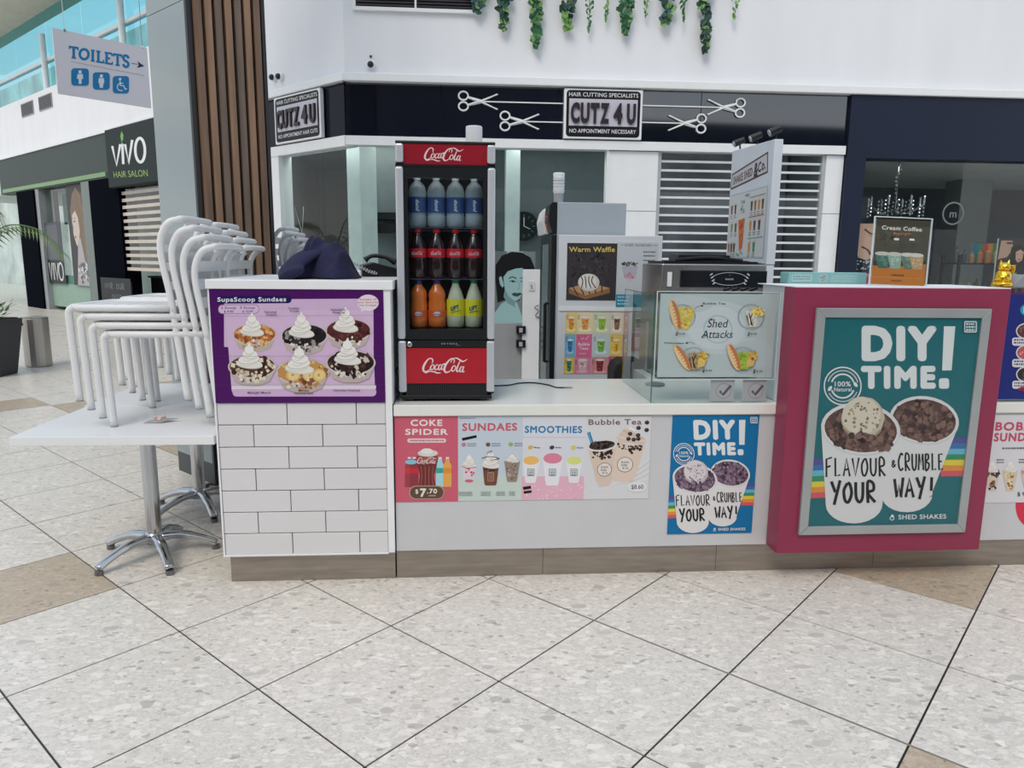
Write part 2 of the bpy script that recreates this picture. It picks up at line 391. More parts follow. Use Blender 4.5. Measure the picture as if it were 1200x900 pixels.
def poster(name, label, cat, F, x, y, z, W, H, art, t=.002, mt=None, group=None, rough=.45, M=None, part='print'):
    """sheet whose front lies at y, bottom left corner (x, z)"""
    r = MB().box(0, W, 0, t, 0, H).build(name, mt or mat('paper_white', (225, 226, 226), .6))
    r.matrix_world = F @ T(x, y, z) @ (M or Matrix.Identity(4))
    tag(r, label, cat, group)
    if art: art.build(part, r, rough=rough)
    return r
WHITE = mat('white_laminate', (226, 227, 229), .38, var=.02)
# ============================================================ SETTING
ST = 'structure'
wallw = mat('white_plaster', (226, 228, 232), .8, var=.03, scale=1.2, stretch=(2, 2, .5))
trimw = mat('white_trim', (228, 231, 233), .5, var=.02)
dark_gloss = mat('dark_fascia_glass', (8, 12, 26), .04, var=.3, scale=.7, coat=1)
navy = mat('navy_cladding', (24, 33, 54), .4, var=.08, scale=.8, spec=.3)
black = mat('black_plastic', (14, 15, 18), .35)
blackm = mat('black_matt', (16, 17, 20), .7)
ret_gloss = mat('return_fascia_glass', (10, 15, 28), .12, var=.3, scale=.7, spec=.18)
steel = mat('brushed_steel', (156, 147, 137), .38, .7, var=.14, scale=5, stretch=(1, 1, 9))
chrome = mat('polished_aluminium', (190, 192, 195), .14, 1, var=.05)
greyp = mat('grey_panel', (150, 153, 156), .6)
clear = glass('clear_glass')
# floor: base with grout lines, terrazzo tiles laid on it
fl = tag(MB().box(-45, 30, -14, 45, -.06, -.003).build('floor', floor_mat('far_terrazzo', (219, 212, 202), (40, 37, 34), True)), kind=ST, label='pale terrazzo mall floor laid diagonally')
tile_m = floor_mat('terrazzo', (219, 212, 202), (60, 58, 55)); brown_m = floor_mat('brown_terrazzo', (186, 170, 149), (60, 58, 55))
g = .0036
tmb = MB().box(g, .6 - g, g, .6 - g, -.006, 0)
tme, bme = tmb.mesh('floor_tile', tile_m), tmb.mesh('brown_floor_tile', brown_m)
BROWN = {(-3, -1), (3, 1), (2, 4), (-11, 1), (-10, 2), (-11, 4), (-6, 2), (-8, -3), (8, -1), (7, 6), (0, -6), (-5, 7)}
cand = []
Kc = Vector((0, 0, 1.502))
for i in range(-24, 16):
    for j in range(-12, 24):
        p = Vector((-.8827, 2.3353)) + AX * (.6 * (i + .5)) + BX * (.6 * (j + .5))
        d = Vector((p.x, p.y, 0)) - Kc; f = d.dot(fw)
        if f < .6: continue
        px, py = 600 + 851.5 * d.dot(cx) / f, 450 - 851.5 * d.dot(cu) / f
        if px < -260 or px > 1460 or py > 1250 or py < 385: continue
        if px > 330 and py < 560: continue
        cand.append((d.length, i, j))
cand.sort()
for _, i, j in cand[:295]:
    br = (i, j) in BROWN
    o = D.objects.new('floor_tile', bme if br else tme); COL.objects.link(o); o.parent = fl
    q = Vector((-.8827, 2.3353)) + AX * (.6 * i) + BX * (.6 * j)
    o.location = (q.x, q.y, 0); o.rotation_euler = (0, 0, TA)
    if br: o['label'] = 'brown terrazzo floor tile'

jt = MB().box(.2, 8, -.0045, .0045, -.001, .0006).build('trim_12', mat('joint_grey', (128, 122, 114), .6)); q_ = Vector((-.8827, 2.3353)) + BX * 1.2; jt.matrix_world = frame(q_.x, q_.y, TA); tag(jt, 'grey movement joint between floor tiles', kind=ST)
# ---- far shopfront (kiosk frame K, front plane v = 5.2)
fv = 5.2
def sbox(name, b, m, F=K, bevel=0, label=None):
    o = box(name, b, m, F=F, bevel=bevel); tag(o, label, kind=ST); return o
sbox('wall_upper', (-.94, 16, fv, fv + .3, 3.455, 8.2), wallw, label='white plaster bulkhead wall above the shopfronts')
sbox('wall_upper_return', (-1.62, 0, 0, .3, 3.455, 8.2), wallw, S, label='white bulkhead wall turning the corner')
MB().prism([(-.98, fv + .1), (-.94 - .02, fv - .10), (16, fv - .10), (16, fv + .1)], 3.37, 3.455).build('trim_1', trimw, F=K, bevel=.008); tag(D.objects['trim_1'], 'white moulding ledge over the dark fascia', kind=ST)
sbox('trim_2', (-1.60, .05, -.08, .1, 3.37, 3.455), trimw, S, .008, 'white moulding ledge on the return')
# black fascia panels: each panel its own piece
fas = tag(box('wall_fascia', (-.94, 4.73, fv, fv + .12, 2.81, 3.37), blackm, F=K), 'dark glass fascia band of the barber shop', kind=ST)
xs = [-.94, .10, 1.40, 3.02, 4.72]
for a, b in zip(xs, xs[1:]): box('fascia_panel', (a + .004, b - .004, fv - .012, fv, 2.815, 3.365), dark_gloss, fas)
fas2 = tag(box('wall_fascia_return', (-1.56, -.02, .0, .1, 2.81, 3.37), blackm, F=S), 'dark glass fascia of the return face', kind=ST)
for a, b in ((-1.56, -1.32), (-1.32, -.36), (-.36, -.0)): box('fascia_panel', (a + .004, b - .004, -.012, 0, 2.815, 3.365), ret_gloss, fas2)
# white header, posts
sbox('trim_3', (-.94, 4.73, fv - .05, fv + .12, 2.715, 2.81), trimw, label='white header over shop windows')
sbox('trim_4', (-1.56, .03, -.05, .12, 2.70, 2.81), trimw, S, label='white header of the return window')
sbox('trim_5', (-1.56, -1.31, -.04, .14, 0, 2.72), trimw, S, label='white corner post of the barber shop')
pn = tag(box('wall_back', (1.965, 2.555, fv + .0, fv + .14, 0, 2.72), blackm, F=K), 'white panelled pier between window and shutter', kind=ST)
for z0, z1 in ((0, .9), (.9, 2.05), (2.05, 2.71)): box('wall_panel', (1.967, 2.553, fv - .015, fv, z0 + .003, z1 - .003), trimw, pn)
pn = tag(box('wall_right_pier', (4.53, 4.735, fv, fv + .14, 0, 2.72), blackm, F=K), 'white pier right of the shutter', kind=ST)
for z0, z1 in ((0, .9), (.9, 2.05), (2.05, 2.71)): box('wall_panel', (4.53, 4.735, fv - .015, fv, z0 + .003, z1 - .003), trimw, pn)
sbox('trim_6', (1.96, 1.985, fv - .03, fv + .1, 0, 2.72), trimw, label='slim white window jamb')
# glass windows
def window(name, F, spans, y, z0, z1, label, sill=None):
    w = thing(name, label, None, F); w['kind'] = ST
    for a, b in spans: box('window_pane', (a + .003, b - .003, y, y + .012, z0, z1), clear, w)
    if sill: box('window_sill', sill, trimw, w)
    return w
window('window_1', S, [(-1.31, -.49), (-.49, -.02)], .02, .12, 2.70, 'clear glass window of the return face', (-1.31, -.0, -.02, .08, 0, .12))
sbox('ceiling_fill', (-.6, 4.6, fv + .17, fv + .27, 2.86, 2.895), mat('fill_glow', (244, 248, 248), .5, emit=9), label='added fill strip hidden behind the shop header')  # glowing strip added out of view to brighten the shop interior
sbox('ceiling_fill_return', (-1.3, -.15, .15, .24, 2.86, 2.895), mat('fill_glow', (235, 250, 244)), S, label='added fill strip hidden behind the return header')  # same kind of unseen strip, added to light the return side
window('window_2', K, [(-.93, -.15), (-.15, .69), (.69, 1.96)], fv + .02, .12, 2.715, 'clear glass shop window behind the fridge', (-.93, 1.96, fv - .02, fv + .08, 0, .12))
# barber shop interior
inw = mat('salon_wall', (120, 128, 128), .8, var=.1, scale=1.2)
Ks = K.inverted() @ S
def sk(x, y): q = Ks @ Vector((x, y, 0)); return (q.x, q.y)
sbox('wall_salon_back', (-3.4, 4.9, 9.2, 9.3, 0, 3.2), inw, label='grey back wall inside the barber shop')
sbox('wall_salon_side', (4.74, 4.80, fv + .3, 9.2, 0, 3.2), inw)
MB().prism([sk(-1.54, .13), sk(-1.50, .13), (-2.0, 9.2), (-2.1, 9.2)], 0, 3.2).build('wall_salon_left', inw, F=K); tag(D.objects['wall_salon_left'], kind=ST)
MB().prism([(4.74, fv + .16), (4.74, 9.2), (-2.1, 9.2), sk(-1.5, .14), sk(-.02, .14), (-.9, fv + .16)], 2.9, 3.0).build('ceiling', mat('salon_ceiling', (150, 156, 156), .8), F=K); tag(D.objects['ceiling'], 'ceiling inside the barber shop', kind=ST)
strip = mat('tube_light', (255, 250, 240), .5, emit=7)
for n_, (x, y) in enumerate(((-1.15, 6.5), (-.75, 6.15), (-.35, 5.9), (1.2, 5.8), (-.4, 8.0), (1.8, 8.2))):
    b_ = box('tube_light', (x - .3, x + .3, y - .03, y + .03, 2.86, 2.9), strip, F=K)
    tag(b_, 'white ceiling tube light of the barber shop, ' + ['nearest the return window', 'second behind the return window', 'nearest the shop corner', 'behind the window right of the fridge', 'far one at the left', 'far one at the right'][n_], 'light', 'ceiling tube lights of the barber shop')
col_m = mat('pale_green_pillar', (190, 202, 202), .4)
tag(MB().box(-.62, -.36, .45, .7, .0, 2.98).build('pillar', col_m, F=S, bevel=.01), 'pale square pillar behind the return window, left', 'pillar')
tag(MB().box(.86, 1.04, 5.9, 6.1, 0, 2.9).build('pillar', col_m, F=K, bevel=.01), 'pale pillar behind the window right of the drinks fridge', 'pillar')
# black bench blocks inside
for i, (a, b, c, d) in enumerate(((-.80, -.46, 1.96, 2.05), (-.80, -.46, 1.80, 1.91), (-.33, .12, 1.96, 2.08), (-.33, .12, 1.76, 1.90), (-.33, .3, 1.25, 1.55))):
    o = box('wall_shelf', (a, b, 6.1, 6.35, c, d), blackm, F=K, bevel=.004)
    tag(o, ['short black shelf seen through the window, upper of the left pair', 'short black shelf seen through the window, lower of the left pair', 'black shelf just left of the fridge, topmost', 'black shelf just left of the fridge, middle', 'deep black shelf just left of the fridge, lowest'][i], 'shelf')
box('wall_shelf_backing', (-.95, .6, 6.36, 6.42, 0, 2.9), mat('pale_partition', (128, 138, 142), .7), F=K)
tag(D.objects['wall_shelf_backing'], 'pale partition behind the black shelves', kind=ST)
# clock
ck = thing('wall_clock', 'dark round wall clock inside the barber shop window', 'clock', K @ T(1.14, 6.5, 1.92))
MB().lathe([(.17, 0), (.19, .02), (.17, .04), (.0, .03)], 24, M=Matrix.Rotation(pi / 2, 4, 'X')).build('clock_case', black, ck)
h_ = MB()
for k in range(12): h_.box(-.006, .006, -.044, -.036, .11, .15, Matrix.Rotation(k * pi / 6, 4, 'Y'))
h_.build('hour_marks', mat('dim_green', (60, 120, 100), .5), ck)
hm = MB().box(-.006, .006, -.046, -.04, 0, .11).box(-.005, .005, -.048, -.042, 0, .09, Matrix.Rotation(2, 4, 'Y')).build('clock_hands', trimw, ck)
sbox('wall_clock_partition', (.7, 2.2, 6.55, 6.6, 0, 2.9), mat('teal_partition', (96, 108, 112), .6), label='grey partition behind the clock')
# reflections of lettering painted flat onto the glass, the second mirrored
a = Art(.34, .36, (0, 0), (34, 0), (0, 36), (34, 36))
a.stroke([(4, 34), (8, 3), (22, 34), (27, 3)], 2, (170, 178, 176))
a.build('reflected_lettering', D.objects['window_1'], T(-1.17, .018, 1.76))
a = Art(.5, .16, (0, 0), (50, 0), (0, 16), (50, 16))
a.text('mic', 46, 14, 9, (62, 74, 80), w=-34)
a.build('reflected_lettering', D.objects['window_2'], T(1.38, fv + .018, 2.04))

# signs of the barber
def letters3(t, x, z, h, w, y, depth, parent, m, name='letter', bold=.045):
    """each raised letter a piece of its own"""
    tot = glyphs(t, .045, 0, depth)[3] - glyphs(t, .045, 0, depth)[2]
    xx = x; n = len(t.replace(' ', '')); wd = [1.0 if c != ' ' else .35 for c in t]; u = w / sum(wd)
    for c, q in zip(t, wd):
        if c != ' ':
            v, f, a_, b_ = glyphs(c, bold, 0, 1.0)
            mb = MB(); k = h / cap(); s_ = u * .88 / (b_ - a_)
            mb.add([(xx + (p[0] - a_) * s_, y - depth / 2 - p[2] * depth / 2, z + p[1] * k) for p in v], f)
            mb.build(name, m, parent)
        xx += u * q
def barber_sign(F, x0, x1, y, label, zc=3.09):
    W, H = x1 - x0, .53
    r = thing('shop_sign', label, 'sign', F @ T(x0, y, zc - H / 2))
    MB().box(0, W, 0, .05, 0, H).build('sign_board', trimw, r, bevel=.006)
    a = Art(W, H, (0, 0), (346, 0), (0, 226), (346, 226), .001)
    a.rrect(10, 8, 336, 218, 16, (16, 17, 22)).rect(22, 46, 324, 168, (212, 210, 222))
    a.text('HAIR CUTTING SPECIALISTS', 173, 36, 18, (235, 235, 238), w=305, bold=.01, align='c')
    a.text('NO APPOINTMENT NECESSARY' if W < .9 else 'NO APPOINTMENT HAIR CUTS', 173, 200, 18, (235, 235, 238), w=296, bold=.01, align='c')
    a.build('sign_print', r)
    letters3('CUTZ 4 U', W * .085, H * .33, H * .36, W * .84, -.002, .025, r, mat('dark_letter', (38, 26, 34), .4), bold=.042 if W < .9 else .025)
barber_sign(K, 1.455, 2.335, fv - .075, 'white framed black barber sign with raised letters, mid fascia')
barber_sign(S, -1.30, -.36, -.075, 'angled barber sign on the left return face')
# scissors with long lines (raised white cut-outs)
def scissors(x, z, flip, length, label):
    r = thing('scissors_emblem', label, 'sign', K @ T(x, fv - .032, z)); s_ = -1 if flip else 1
    mb = MB()
    for q in (1, -1):
        ring = [(s_ * (.055 + .052 * cos(t)), 0, q * .055 + .045 * sin(t)) for t in [k * 2 * pi / 16 for k in range(17)]]
        mb.tube(ring, .010, 6)
    mb.build('handle_ring', trimw, r)
    mb = MB()
    for q in (1, -1):
        mb.add([(s_ * .10, -.006, q * .035), (s_ * .10, -.006, q * .055), (s_ * .42, -.006, -q * .085), (s_ * .44, -.006, -q * .075 + 0), (s_ * .25, -.006, -q * .005)], [(0, 1, 3, 2, 4)])
        mb.add([(s_ * .10, 0, q * .03), (s_ * .10, 0, q * .055), (s_ * .25, 0, q * .02), (s_ * .25, 0, -q * .02)], [(0, 1, 2, 3)])
        mb.tube([(s_ * .1, -.003, q * .04), (s_ * .24, -.003, 0), (s_ * .43, -.003, -q * .08)], [.009, .012, .006], 6)
    mb.build('blades', trimw, r)
    MB().box(min(s_ * .25, s_ * length), max(s_ * .25, s_ * length), -.004, .004, -.006, .006).build('line', trimw, r)
scissors(.29, 3.20, False, 1.16, 'white scissors emblem, upper one left of the barber sign')
scissors(.75, 3.00, False, .70, 'white scissors emblem, lower one left of the barber sign')
scissors(3.52, 3.20, True, 1.18, 'white scissors emblem, upper one right of the barber sign')
scissors(3.08, 3.02, True, .74, 'white scissors emblem, lower one right of the barber sign')

# roller shutter
sh = thing('roller_shutter', 'see-through roller shutter with white rails, closed', 'shutter', K @ T(2.555, fv, 0))
rail_m = mat('shutter_rail', (214, 220, 222), .35); pane_m = glass('smoked_pane', (.78, .80, .82), 2.5)
rme = MB().box(.0, 1.935, -.012, .014, 0, .024).mesh('shutter_rail', rail_m); pme = MB().box(.0, 1.935, -.002, .004, 0, .073).mesh('shutter_pane', pane_m)
for k in range(27):
    z = 2.70 - .1 * (k + 1)
    if z < 0: break
    for me, nm, dz in ((rme, 'shutter_rail', 0), (pme, 'shutter_pane', .027)):
        o = D.objects.new(nm, me); COL.objects.link(o); o.parent = sh; o.location = (0, .04, z + dz)
for x_ in (0, 1.935): box('side_guide', (x_, x_ + .04, 0, .07, 0, 2.71), mat('guide_grey', (170, 174, 176), .4), sh)
sbox('wall_behind_shutter', (2.2, 4.7, 6.6, 6.7, 0, 2.9), mat('dim_interior', (140, 142, 148), .8, var=.35, scale=2), label='dim interior partition behind the shutter')

# right shop, navy front
sbox('wall_right', (4.745, 16, fv - .06, fv + .2, 2.68, 3.43), navy, label='navy fascia of the beauty shop')
sbox('wall_right_far', (9.2, 16, fv - .06, fv + .2, 0, 2.68), navy, label='navy wall beyond the beauty shop window')
sbox('wall_right_pilaster', (4.745, 4.975, fv - .06, fv + .2, 0, 2.68), navy, label='navy pilaster of the beauty shop')
sbox('trim_7', (7.03, 7.038, fv - .063, fv - .05, 2.68, 3.43), blackm)
window('window_3', K, [(4.98, 5.96), (5.965, 7.4), (7.405, 9.2)], fv + .05, .05, 2.68, 'large frameless window of the beauty shop')
rw = mat('beauty_wall', (104, 110, 120), .8, var=.06)
sbox('wall_beauty_back', (4.8, 12, 9.4, 9.5, 0, 3), rw); sbox('wall_beauty_left', (4.84, 4.9, fv + .2, 9.4, 0, 3), rw)
sbox('ceiling_beauty', (4.8, 12, fv + .2, 9.4, 2.78, 2.88), mat('beauty_ceiling', (180, 184, 188), .8), label='pale ceiling of the beauty shop')
sbox('wall_beauty_pier', (8.1, 8.6, 7.9, 8.3, 0, 2.78), mat('beauty_pier', (150, 156, 160), .7), label='pale pier inside the beauty shop')
for i, (x, y) in enumerate(((6.0, fv + .21), (8.1, fv + .21))):
    tag(box('fill_panel', (x - .9, x + .9, y, y + .1, 2.75, 2.778), strip, F=K), 'added fill panel hidden just inside the beauty shop window, %s one' % ('left' if i == 0 else 'right'), 'light', 'added fill panels of the beauty shop')  # emissive panels added above the window head, unseen, to brighten this shop
a = Art(.3, .3, (0, 0), (100, 0), (0, 100), (100, 100))
a.ring(50, 50, 42, 6, (120, 128, 134)).text('m', 50, 66, 30, (120, 128, 134), align='c', bold=.02)
a.build('window_emblem', D.objects['window_3'], T(6.02, fv + .045, 1.93))
# chandelier
ch = thing('chandelier', 'small crystal chandelier inside the beauty shop', 'lamp', K @ T(5.96, 6.1, 2.78))
crystal = mat('crystal', (200, 205, 212), .1, .6)
MB().tube([(0, 0, 0), (0, 0, -.6)], .008, 6).build('stem', chrome, ch)
mb = MB()
for k in range(8):
    an = k * pi / 4
    mb.tube(spline([(0, 0, -.6), (.15 * cos(an), .15 * sin(an), -.66), (.33 * cos(an), .33 * sin(an), -.56)], 4), .007, 5)
    mb.build
mb.build('arms', chrome, ch)
mb = MB()
for k in range(8):
    an = k * pi / 4
    for q in range(6): mb.ball((.33 * cos(an), .33 * sin(an), -.46 - q * .045), .017, 6, 4)
    for q in range(4): mb.ball((.2 * cos(an + .4), .2 * sin(an + .4), -.5 - q * .05), .016, 6, 4)
    mb.cyl((.33 * cos(an), .33 * sin(an), -.55), (.33 * cos(an), .33 * sin(an), -.46), .012, n=6)
for q in range(12): mb.ball((random.uniform(-.03, .03), random.uniform(-.03, .03), -.05 - q * .05), .016, 6, 4)
mb.build('crystal_drops', crystal, ch); 
# louvre grille high on the wall
lg = thing('louvre_grille', 'dark louvred vent grille in white frame high on the wall', 'vent', K @ T(-.83, fv - .03, 4.10))
fr = MB(); fr.box(0, 1.33, -.01, .03, 0, .035).box(0, 1.33, -.01, .03, .75, .785).box(0, .03, -.01, .03, .035, .75).box(1.30, 1.33, -.01, .03, .035, .75).box(.655, .675, -.01, .03, .035, .75)
fr.build('frame', trimw, lg); box('backing', (.03, 1.30, .015, .03, .035, .75), blackm, lg)
lm = MB().box(0, .62, -.003, .012, 0, .012, Matrix.Rotation(.5, 4, 'X')).mesh('slat', mat('louvre_grey', (70, 66, 74), .6))
for k in range(22):
    for x in (.032, .68):
        o = D.objects.new('slat', lm); COL.objects.link(o); o.parent = lg; o.location = (x, .002, .05 + k * .032)
# cctv domes
def cctv(F, x, z, label):
    r = thing('security_camera', label, 'camera', F @ T(x, -.0, z))
    MB().lathe([(.045, 0), (.05, .03), (.03, .045)], 16, M=Matrix.Rotation(pi / 2, 4, 'X')).build('housing', trimw, r, smooth=True)
    MB().ball((0, -.05, 0), .035, 12, 8).build('dome', black, r, smooth=True)
    return r
cctv(K @ T(0, fv, 0), -.655, 3.55, 'black dome camera on the white wall above the fascia')
MB().ball((0, -.008, .09), .014, 8, 6).build('sensor', black, D.objects['security_camera'])
cctv(S, -1.22, 3.60, 'right one of two dome cameras on the angled bulkhead'); cctv(S, -1.36, 3.61, 'left one of two dome cameras on the angled bulkhead')

# hanging ivy
leaf_ms = [mat('ivy_dark', (30, 70, 58), .6, var=.3, scale=30), mat('ivy_mid', (52, 104, 66), .6, var=.3, scale=30), mat('ivy_light', (110, 152, 80), .6, var=.3, scale=30), mat('ivy_teal', (48, 84, 78), .6, var=.3, scale=30)]
IV = [(.50, 4.10, .085, 3, 0), (.78, 3.94, .065, 0, 1), (1.13, 3.77, .055, 1, 0), (1.47, 3.97, .075, 0, 0), (1.70, 3.95, .04, 1, 1), (1.90, 4.06, .025, 2, 0), (2.11, 3.94, .06, 1, 0), (2.33, 4.12, .03, 2, 1), (2.56, 4.04, .07, 3, 1), (2.75, 4.08, .03, 1, 0), (3.0, 3.78, .062, 0, 1), (3.32, 4.12, .04, 2, 0)]
IVL = ['grey-green ivy at the vent corner, leftmost strand', 'dark broad-leaved ivy strand, second from the left', 'long variegated ivy strand with pale tips, third from the left', 'dark broad ivy clump above the scissors, fourth from the left', 'thin tapering ivy strand over the barber sign left edge', 'tiny pale ivy sprig between two larger strands', 'full mid-green ivy strand above the barber sign', 'small pale ivy wisp right of the barber sign', 'looping grey-green ivy with two tails', 'thin short ivy strand beside the looping one', 'long heart-leaved ivy strand, the lowest one on the right', 'fine grassy pale strand, rightmost']
for (x, zb, wd, mi, s2), lb in zip(IV, IVL):
    r = thing('hanging_ivy', lb, 'plant', K @ T(x, fv - .06, zb), 'ivy strands hanging down the white wall')
    top = 4.75 - zb
    sp = spline([(0, 0, 0), (.012, -.01, top * .3), (-.015, 0, top * .65), (0, .03, top)], 6)
    MB().tube(sp, .004, 5).build('vine_stem', leaf_ms[2], r)
    lo = [MB(), MB()]; n = int(top / (.012 if wd > .05 else .018))
    for k in range(n):
        t = k / n; z = t * top; ww = wd * 1.25 * min(1, .35 + t * 2.2) * random.uniform(.3, 1)
        a = random.uniform(0, 2 * pi); c = Vector((ww * cos(a), -abs(ww * .5 * sin(a)) - .01, z))
        s = random.uniform(.032, .056) * (1.0 if wd > .05 else .6)
        R = Matrix.Translation(c) @ Matrix.Rotation(random.uniform(-.9, .9), 4, 'Y') @ Matrix.Rotation(random.uniform(-.7, .7), 4, 'X') @ Matrix.Rotation(random.uniform(-.6, .6), 4, 'Z')
        pts = [(0, 0, .6), (.5, -.1, .75), (.85, -.05, .2), (.55, 0, -.35), (0, -.15, -1.1), (-.55, 0, -.35), (-.85, -.05, .2), (-.5, -.1, .75)]
        if wd < .05: pts = [(p[0] * .6, p[1], p[2]) for p in pts]
        vs = [R @ Vector((0, -.003, 0))] + [R @ (Vector(p) * s) for p in pts]
        lo[0 if random.random() < .75 else 1].add(vs, [(0, 1 + i, 1 + (i + 1) % 8) for i in range(8)])
    for q, mb in enumerate(lo):
        if mb.v: tag(mb.build('ivy_leaves', leaf_ms[mi] if q == 0 else leaf_ms[2 if mi != 2 else 1], r), kind='stuff')

# ---- surroundings behind the viewer: opposite shops with glazing above (seen only in reflections)
sbox('wall_rear', (-14, 16, -9.2, -9, 0, 3.1), mat('rear_shops', (90, 92, 96), .6, var=.5, scale=.6), WF, label='opposite row of shopfronts behind the viewer')
sbox('wall_rear_clerestory', (-14, 5.2, -9.4, -9.2, 3.9, 8.6), mat('rear_cladding', (40, 42, 56), .5, var=.4, scale=.5), WF, label='dark upper cladding behind the viewer')
sbox('wall_rear_hedge', (5.2, 24, -14.4, -14.2, 3.0, 7.3), mat('far_trees', (26, 40, 44), .9, var=.5, scale=1), WF, label='dark tree line outside behind the viewer')
sbox('trim_8', (-14, 16, -9.3, -9, 3.1, 3.9), wallw, WF, label='white bulkhead of the opposite shops')

# ---- column with timber battens and back-painted glass
cm_ = thing('column', 'square column clad in timber battens and grey glass', None, P); cm_['kind'] = ST
box('column_core', (-.50, -.012, .012, .50, 0, 4.6), blackm, cm_)
colg = mat('back_painted_glass', (130, 144, 147), .06, var=.08, scale=.6, coat=.3)
for z0, z1 in ((.14, 1.5), (1.5, 3.0), (3.0, 4.6)):
    box('glass_panel', (-.535, -.02, 0, .012, z0 + .002, z1 - .002), colg, cm_)
box('plinth', (-.53, -.015, .002, .014, 0, .14), mat('dark_plinth', (62, 68, 70), .5), cm_)
MB().box(-.02, .004, -.004, .03, 0, 4.6).build('corner_trim', black, cm_)
MB().box(-.02, .012, .485, .51, 0, 4.6).build('corner_trim', black, cm_)
tms = [mat('timber_%s' % n_, c_, .55, var=.28, scale=3, stretch=(9, 9, .6), bump=.2) for n_, c_ in (('tan', (144, 113, 88)), ('brown', (118, 92, 73)), ('grey', (112, 94, 81)))]
for k, q in enumerate((1, 0, 2, 0, 2, 0, 1)):
    y0 = .036 + k * .0645
    MB().box(-.014, .030, y0, y0 + .043, 0.0, 4.6).build('timber_batten', tms[q], cm_, bevel=.002)
# ============================================================ HAIR SALON MALL SIDE (frame V)
gg = mat('grey_green_fascia', (60, 70, 68), .55, spec=.3, var=.05)
gd = mat('dark_sign_face', (46, 54, 54), .7, spec=.2)
sbox('wall_left', (-7, 12, 0, .4, 4.2, 5.6), wallw, V, label='white bulkhead wall above the hair salon')
sbox('wall_left_fascia', (-4.15, 4.2, -.05, .3, 3.2, 4.2), gg, V, label='grey green fascia of the hair salon')
sbox('trim_10', (-7, 12, -.08, .2, 4.17, 4.24), trimw, V)
a_ = box('trim_11', (-3.9, 3.7, -.075, -.05, 3.24, 3.34), mat('lime_strip', (110, 150, 100), .4, emit=0), F=V); tag(a_, 'lime light strip under the salon fascia', kind=ST)
# balcony glazing above
gz = glass('teal_glazing', (.58, .90, .94), 1.0)
w = thing('window_4', 'tinted upper gallery glazing with the sky behind', None, V); w['kind'] = ST
for k in range(8): box('window_pane', (-7.4 + k * 2.4, -5.04 + k * 2.4, .25, .262, 5.6, 7.6), gz, w)
for k in range(1, 8, 2): MB().cyl((-7.4 + k * 2.4 + .02, .15, 5.6), (-7.4 + k * 2.4 + .02, .15, 7.0), .07).build('window_post', trimw, w)
MB().box(-7.4, 12, .2, .32, 6.35, 6.42).build('window_rail', trimw, w)
sbox('ceiling_left', (-9, 14, -1.2, .6, 7.58, 7.9), mat('beige_soffit', (204, 196, 180), .7), V, label='beige soffit above the gallery glazing')
for i, x in enumerate((-1.75, -.35)):
    r = thing('vent_grille', ['left one of two small vents in the white bulkhead', 'right one of two small vents in the white bulkhead'][i], 'vent', V @ T(x, -.02, 5.12 + .0))
    box('frame', (0, .95, 0, .02, 0, .34), greyp, r)
    me = MB().box(.04, .91, -.012, 0, 0, .03).mesh('slat', mat('vent_slat', (60, 62, 66), .5))
    for k in range(6):
        o = D.objects.new('slat', me); COL.objects.link(o); o.parent = r; o.location = (0, 0, .03 + k * .05)
# sign block
sb_ = thing('salon_sign', 'dark sign box with white letters, green leaf and lime lettering', 'sign', V @ T(4.16, -.2, 2.95))
MB().box(0, 5.2, 0, .2, 0, 1.22).build('sign_box', gd, sb_, bevel=.02)
a = Art(2.5, 1.22, (462, 590), (682, 553), (480, 830), (694, 776), .002)
WL = (238, 240, 240)
a.stroke([(500, 655), (518, 733), (537, 648)], 11, WL).stroke([(546, 646), (549, 726)], 11, WL).stroke([(558, 648), (572, 722), (590, 632)], 11, WL)
a.ring(622, 670, 20, 11, WL, ry=44)
a.poly([(544, 597), (552, 612), (550, 632), (542, 636), (538, 615)], (120, 180, 80))
a.stroke([(545, 650), (543, 630)], 3, (120, 180, 80))
a.text('HAIR SALON', 506, 784, 24, (150, 182, 96), w=148, rot=-.14)
a.build('sign_print', sb_)
# pillars and windows
sbox('wall_left_pier', (-2.6, -1.2, -.1, .5, 0, 3.2), mat('near_black_pier', (9, 12, 22), .85, spec=0.02), V, label='black pier at the left end of the salon window')
sbox('wall_left_jamb', (-1.2, -.95, -.05, .3, 0, 3.2), greyp, V)
sbox('wall_left_jamb_2', (2.1, 2.62, -.05, .3, 0, 3.2), mat('grey_green_jamb', (104, 116, 112), .4), V, label='grey green jamb of the salon')
sbox('wall_left_pier_2', (2.62, 4.3, -.06, .3, 0, 3.2), mat('near_black_pier', (9, 12, 22), .85, spec=.02), V, label='black pier below the salon sign')
window('window_5', V, [(-.95, .6), (.6, 2.1)], .1, .1, 3.2, 'salon window with posters')
window('window_6', V, [(-7, -4.2), (-4.2, -2.6)], .1, .1, 4.2, 'window at the far left end of the mall')
frost = mat('frosted_film', (136, 166, 150), .5)
box('window_film', (-.95, 2.1, .08, .095, .1, .72), frost, D.objects['window_5'])
box('window_film', (-.95, 2.1, .08, .095, .72, .95), mat('teal_film', (76, 122, 108), .5), D.objects['window_5'])
sbox('wall_left_interior', (-30, 12, 4.5, 4.6, 0, 9), mat('bright_interior', (178, 190, 186), .7, var=.35, scale=1.0), V, label='pale salon interior wall')
sbox('ceiling_salon', (-9, 12, .3, 4.5, 3.25, 3.3), mat('salon_ceiling2', (120, 150, 140), .7), V)
tag(box('tube_light', (4.6, 6.4, .9, 1.0, 3.12, 3.2), strip, F=V), 'tube light above the salon shutter doorway', 'light')
tag(box('teal_board', (-.9, .9, .5, .55, 2.3, 3.1), mat('teal_board', (20, 110, 96), .5), F=V), 'teal board inside the salon window, upper left', 'board')
